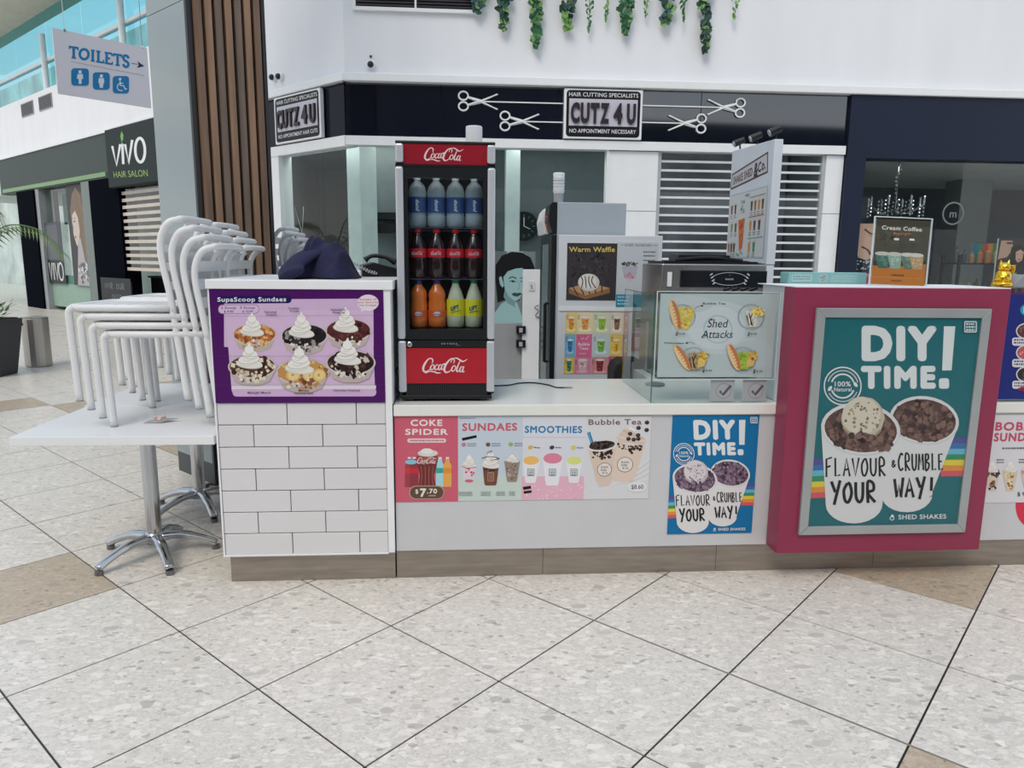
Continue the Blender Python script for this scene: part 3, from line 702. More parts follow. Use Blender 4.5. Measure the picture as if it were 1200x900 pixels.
a = Art(1.3, 1.6, (0, 0), (80, 0), (0, 100), (80, 100))
a.full((70, 76, 84)).rect(4, 4, 60, 60, (96, 102, 110)).rect(0, 62, 80, 100, (22, 24, 28))
a.stroke([(8, 66), (14, 94), (22, 66)], 3.4, (230, 232, 232)).stroke([(28, 66), (28, 94)], 3.4, (230, 232, 232)).stroke([(34, 66), (42, 94), (50, 66)], 3.4, (230, 232, 232)).ring(61, 80, 10, 3.4, (230, 232, 232), ry=14)
poster('window_poster', 'black window poster with white lettering in the salon window', 'poster', V, -1.0, .02, .72, 1.3, 1.6, a)
a = Art(1.25, 2.5, (0, 0), (100, 0), (0, 200), (100, 200))
a.full((52, 50, 52)).poly([(30, 20), (52, 8), (74, 24), (88, 70), (96, 130), (100, 190), (70, 196), (62, 150), (36, 120), (18, 90), (14, 50)], (128, 106, 84))
for k in range(9): a.stroke([(50 + k * 4, 12 + k), (70 + k * 3, 70), (62 + k * 5, 130), (70 + k * 3, 195)], 1.4, (170, 146, 116) if k % 2 else (88, 70, 56), True)
a.poly([(22, 60), (40, 52), (52, 66), (56, 92), (46, 116), (34, 122), (26, 108), (20, 96), (23, 84), (20, 76)], (214, 200, 188))
a.stroke([(26, 74), (38, 72)], 2, (60, 50, 50)).stroke([(28, 68), (40, 66)], 1.2, (90, 74, 64)).ell(31, 104, 5, 2.4, (170, 110, 104)).stroke([(24, 78), (22, 90), (28, 92)], 1, (170, 150, 140))
a.poly([(40, 118), (56, 104), (70, 150), (96, 170), (96, 200), (20, 200), (30, 160)], (182, 178, 180)).crumbs(60, 175, 30, 20, [(230, 230, 232), (110, 108, 114)], 40, 5)
poster('window_poster', 'tall portrait poster of long fair hair in the salon window', 'poster', V, .88, .02, .72, 1.25, 2.5, a)
# shutter door and counter
r = thing('roller_shutter', 'half closed horizontal grille shutter at the salon door', 'shutter', V @ T(4.3, 0, 1.15))
me = MB().box(0, 3.6, 0, .04, 0, .07).mesh('shutter_rail', mat('beige_rail', (196, 188, 176), .4))
for k in range(12):
    o = D.objects.new('shutter_rail', me); COL.objects.link(o); o.parent = r; o.location = (0, 0, k * .15)
pm2 = MB().box(0, 3.6, .015, .025, .07, .15).mesh('shutter_pane', glass('smoked_pane2', (.62, .60, .56), 1.2))
for k in range(12):
    o = D.objects.new('shutter_pane', pm2); COL.objects.link(o); o.parent = r; o.location = (0, 0, k * .15)
rc = thing('reception_desk', 'black reception desk behind the salon shutter', 'desk', V @ T(4.3, .5, 0))
box('desk_front', (0, 3.4, 0, .1, 0, .98), black, rc); box('desk_top', (-.05, 3.45, -.05, .6, .98, 1.02), blackm, rc, bevel=.01); box('desk_side', (3.3, 3.4, .1, .55, 0, .98), black, rc)
a = Art(1.7, .62, (0, 0), (100, 0), (0, 40), (100, 40)); a.full((22, 26, 30)).hand('MVR OUR', 14, 16, 8, 66, (120, 130, 136), 1.2).hand('OFFR', 34, 32, 7, 36, (110, 120, 126), 1.2)
cb = poster('chalkboard', 'low black chalkboard beside the salon door', 'sign', V, 3.02, -.12, .35, 1.7, .55, a, .03, blackm)
MB().box(.05, .1, .0, .03, -.35, 0).box(1.6, 1.65, .0, .03, -.35, 0).build('leg', blackm, cb)

# bin, planter, palm
bn = thing('litter_bin', 'brushed steel cylindrical litter bin on the mall floor', 'bin', T(-6.42, 9.75, 0))
MB().lathe([(.15, 0), (.16, .02), (.16, .64), (.155, .655), (.12, .66)], 28).build('bin_body', mat('satin_steel', (176, 172, 166), .3, .8, stretch=(1, 1, .1)), bn, smooth=False)
MB().lathe([(.0, .655), (.05, .675), (.158, .662), (.16, .65)][::-1], 28).build('bin_lid', steel, bn)
MB().ball((-.08, -.135, .58), .022, 10, 6).build('opening', black, bn)
pl_ = thing('planter', 'dark square tapered planter beside the bin, at the picture edge', 'planter', T(-6.50, 8.95, 0))
mb = MB(); mb.add([(-.2, -.2, 0), (.2, -.2, 0), (.2, .2, 0), (-.2, .2, 0), (-.28, -.28, .7), (.28, -.28, .7), (.28, .28, .7), (-.28, .28, .7)], [(3, 2, 1, 0), (0, 1, 5, 4), (1, 2, 6, 5), (2, 3, 7, 6), (3, 0, 4, 7), (4, 5, 6, 7)])
mb.build('pot', mat('charcoal_pot', (52, 54, 56), .6), pl_, bevel=.015)
box('soil', (-.24, .24, -.24, .24, .695, .71), mat('soil', (60, 48, 38), .9), pl_)
pmn = thing('palm', 'young palm in the dark planter, one frond arching right', 'plant', T(-6.50, 8.95, .71))
MB().tube([(0, 0, 0), (.02, 0, .4), (0, .02, .8)], [.05, .04, .03], 8).build('trunk', mat('palm_trunk', (110, 90, 66), .8), pmn)
gm = mat('palm_green', (92, 116, 62), .5, var=.2); lb_ = MB()
for k in range(160):
    a_ = random.uniform(0, 6.28); rr_ = random.uniform(.05, .3); c = Vector((rr_ * cos(a_), rr_ * sin(a_), random.uniform(0, .18)))
    R = Matrix.Translation(c) @ Matrix.Rotation(a_, 4, 'Z') @ Matrix.Rotation(random.uniform(-1, .4), 4, 'Y'); s = .05
    lb_.add([R @ Vector(p) for p in ((0, 0, 0), (s, s * .5, 0), (2 * s, 0, 0), (s, -s * .5, 0))], [(0, 1, 2, 3)])
tag(lb_.build('undergrowth', mat('bush_green', (60, 104, 54), .6, var=.3), pmn), kind='stuff')
for (ex, ey, ez) in ((1.1, -.1, .82), (-.8, .2, .9), (.2, -.9, .95), (-.2, .8, 1.1), (.55, -.6, 1.3)):
    sp = spline([(0, .02, .8), (ex * .35, ey * .35, .8 + (ez - .8) * .6 + .30), (ex * .75, ey * .75, ez + .25), (ex, ey, ez)], 9)
    mb = MB().tube(sp, [.012 * (1 - .8 * i / len(sp)) for i in range(len(sp))], 5)
    for i in range(4, len(sp)):
        p = sp[i]; t = (sp[i] - sp[i - 1]).normalized(); sd = t.cross(Vector((0, 0, 1))).normalized()
        for q in (-1, 1):
            ln = .26 * (1 - .5 * i / len(sp)); e = p + sd * q * ln * .6 + t * ln * .5 + Vector((0, 0, -ln * .75)); m_ = (p + e) / 2 + Vector((0, 0, .03))
            mb.add([p, m_ + t * .012, e, m_ - t * .012], [(0, 1, 2, 3)])
    mb.build('frond', gm, pmn)

# hanging toilets sign
tsn = thing('hanging_sign', 'white hanging sign with blue toilets lettering and pictograms', 'sign', Matrix.Translation((-3.464, 5.8, 2.70)) @ RZ(TA + pi / 2))
MB().box(0, .69, 0, .012, 0, .468).build('sign_board', mat('sign_white', (208, 208, 216), .5, var=.01), tsn)
a = Art(.69, .468, (228, 122), (640, 206), (250, 408), (662, 466), .001)
BL = (24, 128, 186)
def slab(x, y, w_, h_, ch):  # slab-serif capitals
    dx = w_; k = .143
    def P_(u, v): return (x + u * dx, y + v * h_ + u * dx * k)
    def ln(p, q, t): a.stroke([P_(*p), P_(*q)], t, BL)
    t = 11
    if ch == 'T': ln((.5, 0), (.5, 1), t); ln((0, .06), (1, .06), t * .8); ln((.04, .0), (.04, .26), 6.0); ln((.96, 0), (.96, .26), 6.0); ln((.25, .96), (.75, .96), 7.5)
    if ch == 'O': a.ring(*P_(.5, .5), dx * .42, t, BL, ry=h_ * .43)
    if ch == 'I': ln((.5, 0), (.5, 1), t); ln((.15, .05), (.85, .05), 7.5); ln((.15, .95), (.85, .95), 7.5)
    if ch == 'L': ln((.28, 0), (.28, 1), t); ln((.0, .05), (.56, .05), 7.5); ln((0, .95), (.95, .95), 8.25); ln((.95, .7), (.95, 1), 6.0)
    if ch == 'E': ln((.25, 0), (.25, 1), t); ln((.0, .05), (.9, .05), 8.25); ln((.9, 0), (.9, .25), 6.0); ln((.25, .5), (.7, .5), 7.5); ln((0, .95), (.95, .95), 8.25); ln((.95, .75), (.95, 1), 6.0)
    if ch == 'S': a.stroke([P_(.88, .22), P_(.7, .04), P_(.3, .04), P_(.14, .25), P_(.35, .46), P_(.68, .54), P_(.86, .74), P_(.68, .95), P_(.3, .96), P_(.1, .78)], t, BL, True)
xx = 296; 
for chh, ww in zip('TOILETS', (38, 44, 24, 34, 36, 38, 32)):
    slab(xx, 199 + (xx - 296) * .155, ww, 50, chh); xx += ww + 2.6
a.stroke([(566, 270), (600, 276)], 2, (40, 60, 90)).poly([(594, 262), (627, 283), (592, 290), (602, 277)], (24, 50, 90))
a.stroke([(302, 266), (628, 324)], 1.6, (150, 160, 175))
for i, (x, y) in enumerate(((341, 333), (432, 349), (519, 364))):
    a.rrect(x - 37, y - 38, x + 37, y + 38, 14, BL); w_ = (228, 232, 238)
    if i < 2:
        a.ell(x, y - 22, 7, 7.5, w_)
        a.poly([(x - 11, y - 13), (x + 11, y - 13), (x + 13, y + 8), (x + (6 if i == 0 else 10), y + 8), (x + 6, y + 30), (x - 6, y + 30), (x - (6 if i == 0 else 10), y + 8), (x - 13, y + 8)], w_)
    else:
        a.ell(x - 4, y - 24, 6, 6, w_); a.stroke([(x - 4, y - 16), (x - 2, y + 4), (x + 12, y + 4), (x + 20, y + 20), (x + 27, y + 17)], 5, w_); a.ring(x, y + 10, 16, 4, w_, a0=60, a1=250); a.stroke([(x - 3, y - 6), (x + 10, y - 6)], 4, w_)
a.build('sign_print', tsn)
for x in (.085, .655):
    MB().cyl((x, .006, .468), (x, .006, 4.2), .0025, n=5).build('hanging_wire', chrome, tsn); MB().box(x - .008, x + .008, -.003, .015, .46, .478).build('clip', chrome, tsn)
sbox('ceiling_bulkhead', (-4.6, -2.2, 4.9, 7.0, 6.9, 7.1), wallw, WF, label='overhead panel carrying the hanging sign')
# ============================================================ KIOSK
LG = K
trim = mat('tower_edge', (228, 229, 231), .35, var=.02)
# tower
tw = thing('counter_tower', 'tall white brick-tiled end block of the kiosk counter', 'counter', K @ T(-.777, 0, 0))
box('carcass', (.012, .765, .012, .88, .14, 1.36), mat('grout', (92, 44, 56), .8), tw)
box('kick_plate', (.016, .775, .022, .86, 0, .14), steel, tw, label='brushed steel kick plate')
MB().box(-.012, .79, -.012, .92, 1.36, 1.40).build('top_panel', trim, tw, bevel=.003)
box('corner_strip', (.747, .777, -.004, .02, .14, 1.36), trim, tw); box('corner_strip', (-.006, .002, -.004, .02, .14, 1.36), trim, tw)
box('side_panel', (-.006, .012, .02, .88, .14, 1.36), trim, tw); box('side_panel', (.765, .779, .02, .88, .843, 1.36), trim, tw)
box('bottom_strip', (-.006, .747, -.006, .012, .134, .142), trim, tw)
brm = mat('white_brick_tile', (212, 210, 212), .3, var=.025, scale=2)
for r_ in range(12):
    z1 = .857 - r_ * .1024 + 5 * .1024; z0 = z1 - .1024
    if z1 > 1.37 or z0 < .13: continue
    if r_ < 5: continue
    odd = (r_ - 5) % 2 == 0
    cuts = [.002, .308, .615, .747] if odd else [.002, .157, .462, .747]
    for a0, b0 in zip(cuts, cuts[1:]):
        MB().box(a0 + .0018, b0 - .0018, 0, .013, z0 + .002, z1 - .0018).build('brick', brm, tw, bevel=.0015, seg=1)
# sundae sign
def swirl(a, x, y, w, h):
    for k, (rw, dx, c_) in enumerate(((1, 0, (214, 210, 202)), (.97, 0, (238, 236, 228)), (.8, -.05, (216, 212, 203)), (.78, -.04, (244, 242, 235)), (.58, .04, (218, 214, 205)), (.56, .05, (246, 244, 238)), (.36, -.02, (220, 216, 208)), (.34, -.01, (248, 246, 240)))):
        lv = k // 2; yy = y - h * (.06 + lv * .245) + (h * .05 if k % 2 == 0 else 0)
        a.ell(x + dx * w, yy, w * rw, h * .22, c_, -.12 if lv % 2 else .1, 20)
    a.poly([(x - w * .24, y - h * .82), (x - w * .04, y - h * 1.12), (x + w * .05, y - h * 1.14), (x + w * .1, y - h * 1.0), (x + w * .26, y - h * .8)], (247, 245, 239))
    for q in range(3): a.stroke([(x - w * (.7 - q * .2), y - h * (.02 + q * .25)), (x - w * .1, y - h * (-.06 + q * .25)), (x + w * (.6 - q * .15), y - h * (.12 + q * .25))], w * .035, (204, 200, 190), True)
def sundae(a, x, y, w, cols, kind=0):
    a.poly([(x - w, y), (x + w, y), (x + w * .72, y + w * .62), (x + w * .3, y + w * .78), (x - w * .3, y + w * .78), (x - w * .72, y + w * .62)], (196, 182, 176))
    a.ell(x, y, w, w * .5, (212, 200, 198)).ell(x, y - 2, w * .93, w * .45, cols[0])
    a.crumbs(x, y, w * .88, w * .42, cols, 60, w * .11)
    if kind == 1:
        for q in (-.35, .25, .62): a.ell(x + q * w, y + w * .12, w * .26, w * .24, (226, 190, 116)).ell(x + q * w, y + w * .12, w * .2, w * .18, (240, 212, 146)).crumbs(x + q * w, y + w * .12, w * .06, w * .05, [(180, 140, 80)], 4, w * .03)
    a.crumbs(x, y + w * .45, w * .6, w * .2, [cols[0], (236, 228, 214), cols[-1]], 24, w * .09)
    swirl(a, x - w * .12, y - w * .08, w * .55, w * .8)
PU = (78, 14, 98)
a = Art(.745, .50, (68, 185), (1033, 197), (103, 815), (1043, 812), .001)
a.full(PU).rrect(150, 240, 978, 500, 4, (214, 186, 220)).poly([(158, 300), (970, 300), (985, 745), (970, 775), (210, 775), (190, 745)], (220, 190, 222)).rrect(195, 730, 992, 778, 22, (216, 182, 220)).rect(190, 716, 990, 736, (230, 226, 230))
a.rect(60, 183, 150, 300, PU).rrect(104, 220, 522, 262, 20, (30, 22, 88)).text('SupaScoop Sundaes', 114, 252, 24, (245, 240, 245), w=378, bold=.035)
a.rrect(118, 268, 342, 318, 22, (150, 120, 170)).rrect(121, 271, 339, 315, 20, (222, 196, 226)).text('2 Scoop', 134, 291, 13, (70, 40, 90), w=82, bold=.02).text('3 Scoop', 238, 291, 13, (70, 40, 90), w=82, bold=.02).text('$ 9.90', 150, 311, 12, (60, 30, 80), w=52, bold=.02).text('$ 10.90', 252, 311, 12, (60, 30, 80), w=56, bold=.02)
a.ell(948, 262, 60, 44, (236, 226, 234)).poly([(915, 290), (950, 296), (905, 312)], (236, 226, 234))
for t_, y_ in (('Scoops of', 248), ('your favourite', 264), ('Ice Cream', 280)): a.text(t_, 948, y_, 10, (200, 40, 70), w=60 + 8 * len(t_) * .5, align='c', bold=.02)
CR = dict(a=[(188, 110, 60), (222, 170, 110), (140, 82, 50), (230, 190, 130)], b=[(34, 26, 30), (60, 50, 54), (24, 18, 22), (160, 150, 150)], c=[(92, 44, 44), (120, 60, 60), (70, 34, 36)], d=[(92, 60, 46), (222, 204, 178), (60, 40, 34), (236, 222, 200)], e=[(200, 150, 90), (226, 190, 120), (150, 96, 60)], f=[(54, 34, 32), (84, 56, 48), (214, 202, 190), (40, 26, 26)])
sundae(a, 318, 432, 122, CR['a']); sundae(a, 592, 440, 132, CR['b']); sundae(a, 838, 412, 130, CR['c'])
sundae(a, 305, 610, 134, CR['d']); sundae(a, 582, 640, 148, CR['e'], 1); sundae(a, 850, 590, 140, CR['f'])
for t_, x_, y_, w_ in (('Caramel', 405, 313, 66), ('Crunch', 410, 328, 58), ('Cookies', 535, 294, 62), ('Crush', 538, 309, 48), ('Strawberry', 782, 303, 84), ('Pump Up', 785, 318, 66), ('Midnight Munch', 342, 760, 126), ('Banana', 588, 748, 58), ('Caramel Split', 588, 764, 104), ('Chocolate Overload', 826, 748, 148)): a.text(t_, x_, y_, 10, (48, 26, 66), w=w_, align='c', bold=.02)
for x_ in (470, 670): a.stroke([(x_, 240), (x_, 330)], 1, (196, 168, 206))
for y_ in (330, 551, 712): a.stroke([(100, y_), (1040, y_)], 1, (110, 60, 130))
poster('menu_sign', 'purple sundae menu sign on the brick tower', 'sign', K, -.775, -.006, .857, .745, .50, a, .006, mat('purple_board', PU, .4), rough=.3)

# main counter
ct = thing('service_counter', 'long white kiosk counter with steel kick plate', 'counter', K)
box('worktop', (.004, 3.9, 0, .72, .79, .842), mat('worktop', (224, 224, 218), .22, var=.02), ct, bevel=.004)
for a0, b0 in ((.004, 1.80), (2.79, 3.9)): box('front_panel', (a0 + .002, b0 - .002, .014, .03, .14, .79), mat('counter_front', (196, 197, 200), .4, var=.02), ct)
box('carcass', (.004, 3.9, .03, .68, .14, .79), greyp, ct)
for a0, b0 in ((.004, .70), (.70, 1.55), (1.55, 2.35), (2.35, 3.9)): box('kick_plate', (a0 + .001, b0 - .001, .026, .05, 0, .14), steel, ct, label='brushed steel kick plate')
PF = .0115
def pos(x0, x1, z0, z1, a, lb, nm='poster', cat='poster', group=None, y=PF): return poster(nm, lb, cat, K, x0, y, z0, x1 - x0, z1 - z0, a, .0018, group=group)
# 1 coke spider (crop 450,470 scale 4.8)
a = Art(.289, .408, (52, 92), (417, 90), (65, 583), (420, 580)); PK = (214, 100, 120)
a.full(PK).text('COKE', 237, 146, 36, (244, 236, 238), w=182, align='c', bold=.05).text('SPIDER', 238, 196, 34, (244, 236, 238), w=244, align='c', bold=.05)
a.rrect(128, 216, 350, 240, 11, (240, 216, 222)).scribble(142, 224, 194, 8, (180, 100, 116))
for x_, c_, l_ in ((140, (168, 70, 80), (214, 60, 70)), (168, (150, 60, 72), (206, 50, 64)), (316, (176, 222, 232), (60, 170, 160)), (358, (240, 176, 90), (236, 150, 60))):
    a.poly([(x_ - 10, 330), (x_ + 10, 330), (x_ + 13, 350), (x_ + 24, 372), (x_ + 24, 494), (x_ - 24, 494), (x_ - 24, 372), (x_ - 13, 350)], c_).rect(x_ - 24, 385, x_ + 24, 415, l_).rect(x_ - 9, 322, x_ + 9, 332, (230, 240, 244))
a.ell(150, 350, 34, 14, (150, 200, 226))
a.poly([(182, 318), (302, 318), (296, 380), (280, 430), (292, 495), (192, 495), (202, 430), (190, 380)], (120, 50, 48)).poly([(186, 322), (298, 322), (293, 360), (190, 360)], (170, 90, 86))
for q in range(4): a.stroke([(206 + q * 24, 372), (212 + q * 20, 430), (206 + q * 24, 490)], 3, (176, 110, 104), True)
a.ell(246, 300, 58, 20, (228, 222, 218)).ell(240, 288, 34, 16, (240, 238, 232)).logo(186, 322, 298, 362, (238, 220, 218))
a.rrect(140, 486, 342, 566, 38, (190, 160, 140)).rrect(146, 491, 336, 561, 34, (104, 78, 62)).text('$', 176, 532, 24, (240, 236, 226), bold=.03).text('7', 202, 552, 50, (240, 236, 226), bold=.06, w=36).text('.70', 242, 532, 28, (240, 236, 226), bold=.05, w=58).scribble(252, 542, 40, 5, (220, 210, 200))
pos(.006, .2955, .38, .788, a, 'pink cola float poster with price, leftmost below the worktop')
# 2 sundaes
a = Art(.297, .404, (420, 90), (787, 90), (430, 575), (783, 573))
a.full((206, 218, 230)).poly([(420, 430), (790, 430), (790, 580), (420, 580)], (208, 222, 214)).text('SUNDAES', 600, 172, 44, (210, 96, 112), w=312, align='c', bold=.05).scribble(430, 98, 90, 5, (120, 130, 150))
a.poly([(443, 212), (525, 195), (528, 210), (447, 228)], (22, 22, 26))
for x_, c_ in ((455, (204, 130, 150)), (592, (120, 90, 80)), (720, (150, 190, 110))): a.ell(x_, 250, 13, 12, c_).scribble(x_ + 20, 242, 50, 6, (110, 120, 140), 2, 12)
def cup(a, x, y0, y1, w0, w1, body, band=None):
    a.poly([(x - w0, y0), (x + w0, y0), (x + w1, y1 - 8), (x + w1 * .8, y1), (x - w1 * .8, y1), (x - w1, y1 - 8)], body)
cup(a, 487, 372, 468, 42, 28, (230, 218, 226)); a.crumbs(487, 400, 30, 40, [(206, 60, 90), (240, 230, 236)], 24, 7); swirl(a, 487, 372, 42, 60); a.stroke([(446, 372), (480, 384), (526, 378)], 4, (210, 80, 110), True); a.ell(488, 458, 24, 9, (214, 110, 130))
cup(a, 608, 375, 485, 45, 34, (120, 78, 58)); a.crumbs(608, 385, 44, 14, [(80, 48, 36), (60, 36, 28)], 30, 7); a.rrect(590, 408, 628, 462, 4, (176, 130, 108)).scribble(594, 416, 30, 7, (90, 56, 44), 4, 11); swirl(a, 608, 372, 52, 78); a.stroke([(556, 328), (600, 318), (656, 330), (606, 340)], 4, (110, 72, 54), True).stroke([(586, 300), (612, 284), (604, 304)], 3, (110, 72, 54), True)
cup(a, 728, 345, 465, 44, 28, (156, 140, 128)); a.crumbs(728, 400, 26, 50, [(120, 100, 88), (190, 180, 170)], 20, 8); swirl(a, 728, 345, 40, 36); a.stroke([(745, 290), (768, 335)], 3, (230, 236, 240))
for x_, w_ in ((432, 75), (555, 54), (640, 50), (712, 34)): a.scribble(x_, 522, w_, 4, (120, 134, 140), 3, 9)
pos(.2958, .5932, .382, .786, a, 'pale blue sundaes poster with three cups')
# 3 smoothies
a = Art(.293, .402, (787, 92), (1145, 88), (793, 570), (1142, 566))
a.full((226, 228, 236)).rect(780, 206, 1150, 210, (200, 200, 210)).text('SMOOTHIES', 963, 184, 40, (36, 132, 186), w=326, align='c', bold=.05)
a.rect(780, 432, 1150, 580, (238, 186, 204)).crumbs(965, 505, 180, 66, [(248, 216, 228)], 40, 6)
for x_, w_, y_, c_, i_ in ((840, 48, 340, (246, 196, 110), (220, 190, 60)), (962, 58, 328, (226, 140, 164), (70, 60, 80)), (1084, 46, 340, (226, 230, 140), (222, 214, 90))):
    cup(a, x_, y_, 470 + (15 if w_ > 50 else 0), w_, w_ * .62, (240, 240, 246)); a.ell(x_, y_, w_, w_ * .58, (236, 236, 240)).ell(x_, y_, w_ * .92, w_ * .52, c_).rrect(x_ - 20, 388, x_ + 20, 430, 3, (110, 140, 110)).rrect(x_ - 16, 392, x_ + 16, 426, 3, (236, 238, 242)).scribble(x_ - 12, 397, 24, 5, (50, 50, 60), 4, 8)
    a.ell(x_ - 6, 266, 14, 11, i_, -.4).text({840: 'Mango', 962: 'Mixed Berry', 1084: 'Banana'}[x_], x_ + 14, 270, 8, (40, 60, 120), w=36, bold=.02)
a.poly([(798, 492), (842, 486), (844, 502), (800, 510)], (20, 20, 24)).poly([(802, 518), (846, 512), (848, 526), (804, 532)], (20, 20, 24))
pos(.5935, .886, .382, .784, a, 'white and pink smoothies poster with blue heading')
# 4 bubble tea (crop 660,470 scale 4.615)
a = Art(.310, .40, (133, 85), (480, 85), (133, 542), (470, 542))
a.full((226, 226, 228)); 
for q in range(7): a.stroke([(130, 500 - q * 9), (220, 460 + q * 4), (330, 470 - q * 6), (480, 420 - q * 18)], 5, (212, 213, 218) if q % 2 else (236, 236, 238), True)
a.text('Bubble Tea', 148, 130, 30, (126, 104, 108), w=280, bold=.035)
a.stroke([(150, 170), (178, 255)], 17, (40, 130, 180)).stroke([(148, 170), (174, 252)], 4, (120, 190, 220))
a.poly([(150, 262), (300, 245), (278, 440), (262, 468), (212, 468), (196, 440)], (226, 206, 190)).crumbs(225, 290, 66, 26, [(70, 50, 48)], 34, 9, -.1).ell(224, 246, 76, 30, (232, 226, 220), -.12).ell(222, 242, 68, 24, (60, 48, 48), -.12).crumbs(222, 240, 60, 20, [(90, 74, 72), (40, 30, 32)], 50, 8)
a.poly([(300, 232), (446, 246), (400, 420), (380, 445), (290, 440), (276, 410)], (232, 212, 196)).crumbs(368, 250, 64, 34, [(66, 46, 46)], 34, 9, .1)
swirl(a, 370, 226, 78, 76); a.poly([(296, 200), (340, 150), (380, 160), (452, 215), (440, 240), (310, 226)], (226, 204, 190)); a.stroke([(300, 190), (370, 215), (448, 220)], 6, (240, 226, 214), True).stroke([(328, 160), (380, 185), (440, 205)], 5, (206, 180, 164), True)
for x_, y_ in ((456, 119), (412, 148), (455, 160), (368, 180), (360, 208), (410, 188), (388, 212), (412, 208)): a.ell(x_, y_, 12, 11, (62, 46, 48)).ell(x_ - 3, y_ - 3, 4, 3, (110, 92, 92))
for x_, y_, r_ in ((238, 376, 38), (345, 350, 42)): a.ell(x_, y_, r_, r_, (90, 78, 72)).ell(x_, y_, r_ - 2.5, r_ - 2.5, (238, 230, 222)).text('SHAKE', x_, y_ - 8, 11, (60, 50, 50), w=r_, align='c', bold=.02).text('SHED', x_ - 4, y_ + 8, 11, (60, 50, 50), w=r_ * .8, align='c', bold=.02).text('& Co.', x_ + 4, y_ + 24, 12, (60, 50, 50), w=r_ * .8, align='c', bold=.02)
a.ell(412, 475, 52, 30, (236, 236, 238)).text('$8.60', 412, 487, 24, (40, 40, 48), w=64, align='c', bold=.01)
pos(.8865, 1.196, .382, .782, a, 'white bubble tea poster with two patterned cups')

# DIY poster artwork (coordinates of the pink-framed one)
def diy(W, H, bg, cream, crumb, z0=.001):
    a = Art(W, H, (200, 138), (690, 138), (145, 782), (608, 782), z0); a.full(bg); wt = (236, 238, 238)
    a.fat('DIY', 314, 268, 106, wt, 236, 6).fat('TIME', 312, 352, 70, wt, 234, 4.5)
    a.poly([(572, 163), (608, 163), (596, 296), (566, 296)], wt).rrect(556, 320, 588, 352, 8, wt)
    rb = [(92, 84, 160), (60, 120, 180), (110, 190, 220), (60, 150, 100), (236, 214, 70), (236, 150, 70), (226, 92, 104)]
    for k, c_ in enumerate(rb):
        y_ = 505 + k * 17.5; a.poly([(560, y_), (700, y_), (700, y_ + 17.5), (560, y_ + 17.5)], c_)
        y_ = 570 + k * 17.5; a.poly([(130, y_), (230, y_ - 3), (230, y_ + 15), (130, y_ + 17.5)], c_); a.poly([(360, y_ + 20 - 60), (440, y_ - 40), (440, y_ - 22), (360, y_ - 22)], c_)
    bx, by = 255, 343
    a.ring(bx, by, 57, 4, wt).ring(bx, by, 36, 5, wt, a0=200, a1=340).ring(bx, by, 36, 5, wt, a0=20, a1=160).text('100%', bx, by + 1, 15, wt, w=50, align='c', bold=.03).text('Natural', bx, by + 16, 12, wt, w=54, align='c', bold=.03)
    for k in range(22):
        g_ = radians(200 + k * 6.8); a.ell(bx + 47 * cos(g_), by + 47 * sin(g_), 2.4, 2.4, wt, n=6); g_ = radians(25 + k * 6); a.ell(bx + 47 * cos(g_), by + 47 * sin(g_), 2.2, 2.2, wt, n=6)
    a.ell(215, 350, 9, 5, wt, -.9).ell(294, 338, 9, 5, wt, .9)
    rim = (232, 230, 230); rim2 = (214, 212, 214)
    def tumbler(x, y, rx, ry, rot, bx_, by_, br):
        p = [(x - rx * cos(rot), y - rx * sin(rot)), (x + rx * cos(rot), y + rx * sin(rot)), (bx_ + br, by_ - 8)] + [(bx_ + br * cos(t), by_ + br * .72 * sin(t)) for t in [pi * k / 12 for k in range(13)]] + [(bx_ - br, by_ - 8)]
        a.poly(p, rim); a.ell(x, y, rx, ry, rim2, rot); a.ell(x, y - 1, rx * .985, ry * .97, rim, rot); a.ell(x, y, rx * .91, ry * .87, crumb[0], rot)
        a.crumbs(x, y, rx * .86, ry * .8, crumb, 170, 11, rot)
    tumbler(508, 450, 110, 76, .12, 452, 684, 80)
    tumbler(310, 476, 124, 82, .12, 288, 712, 88)
    a.ell(317, 440, 67, 66, cream[0], jit=.03).ell(312, 434, 60, 57, cream[1], jit=.03).crumbs(316, 440, 54, 50, [cream[2], cream[3]], 44, 5).stroke([(255, 470), (290, 498), (340, 502), (372, 478)], 6, cream[2], True)
    a.crumbs(310, 515, 96, 24, crumb, 60, 12, .1)
    bk = (26, 24, 28)
    a.hand('FLAVOUR', 198, 622, 56, 192, bk, 6).hand('&', 402, 596, 24, 20, bk, 4).hand('CRUMBLE', 424, 606, 52, 146, bk, 5.5)
    a.hand('YOUR', 214, 706, 64, 146, bk, 9.5).hand('WAY!', 410, 692, 60, 138, bk, 9)
    a.text('SHED SHAKES', 424, 764, 15, wt, w=150, bold=.035).ring(404, 760, 6, 2.5, wt).poly([(402, 748), (408, 748), (411, 756), (400, 757)], wt)
    a.rrect(634, 147, 674, 181, 4, wt).rrect(637, 150, 671, 178, 3, bg).scribble(640, 153, 28, 5, wt, 3, 9)
    return a
brn = [(92, 66, 60), (116, 86, 78), (70, 48, 44), (136, 104, 94)]
a = diy(.418, .585, (8, 116, 172), [(206, 196, 200), (226, 218, 222), (176, 164, 176), (140, 124, 140)], [(112, 88, 108), (136, 112, 132), (84, 64, 84), (150, 128, 146)])
pos(1.296, 1.714, .200, .785, a, 'small blue ice cream tub poster on the white counter front')

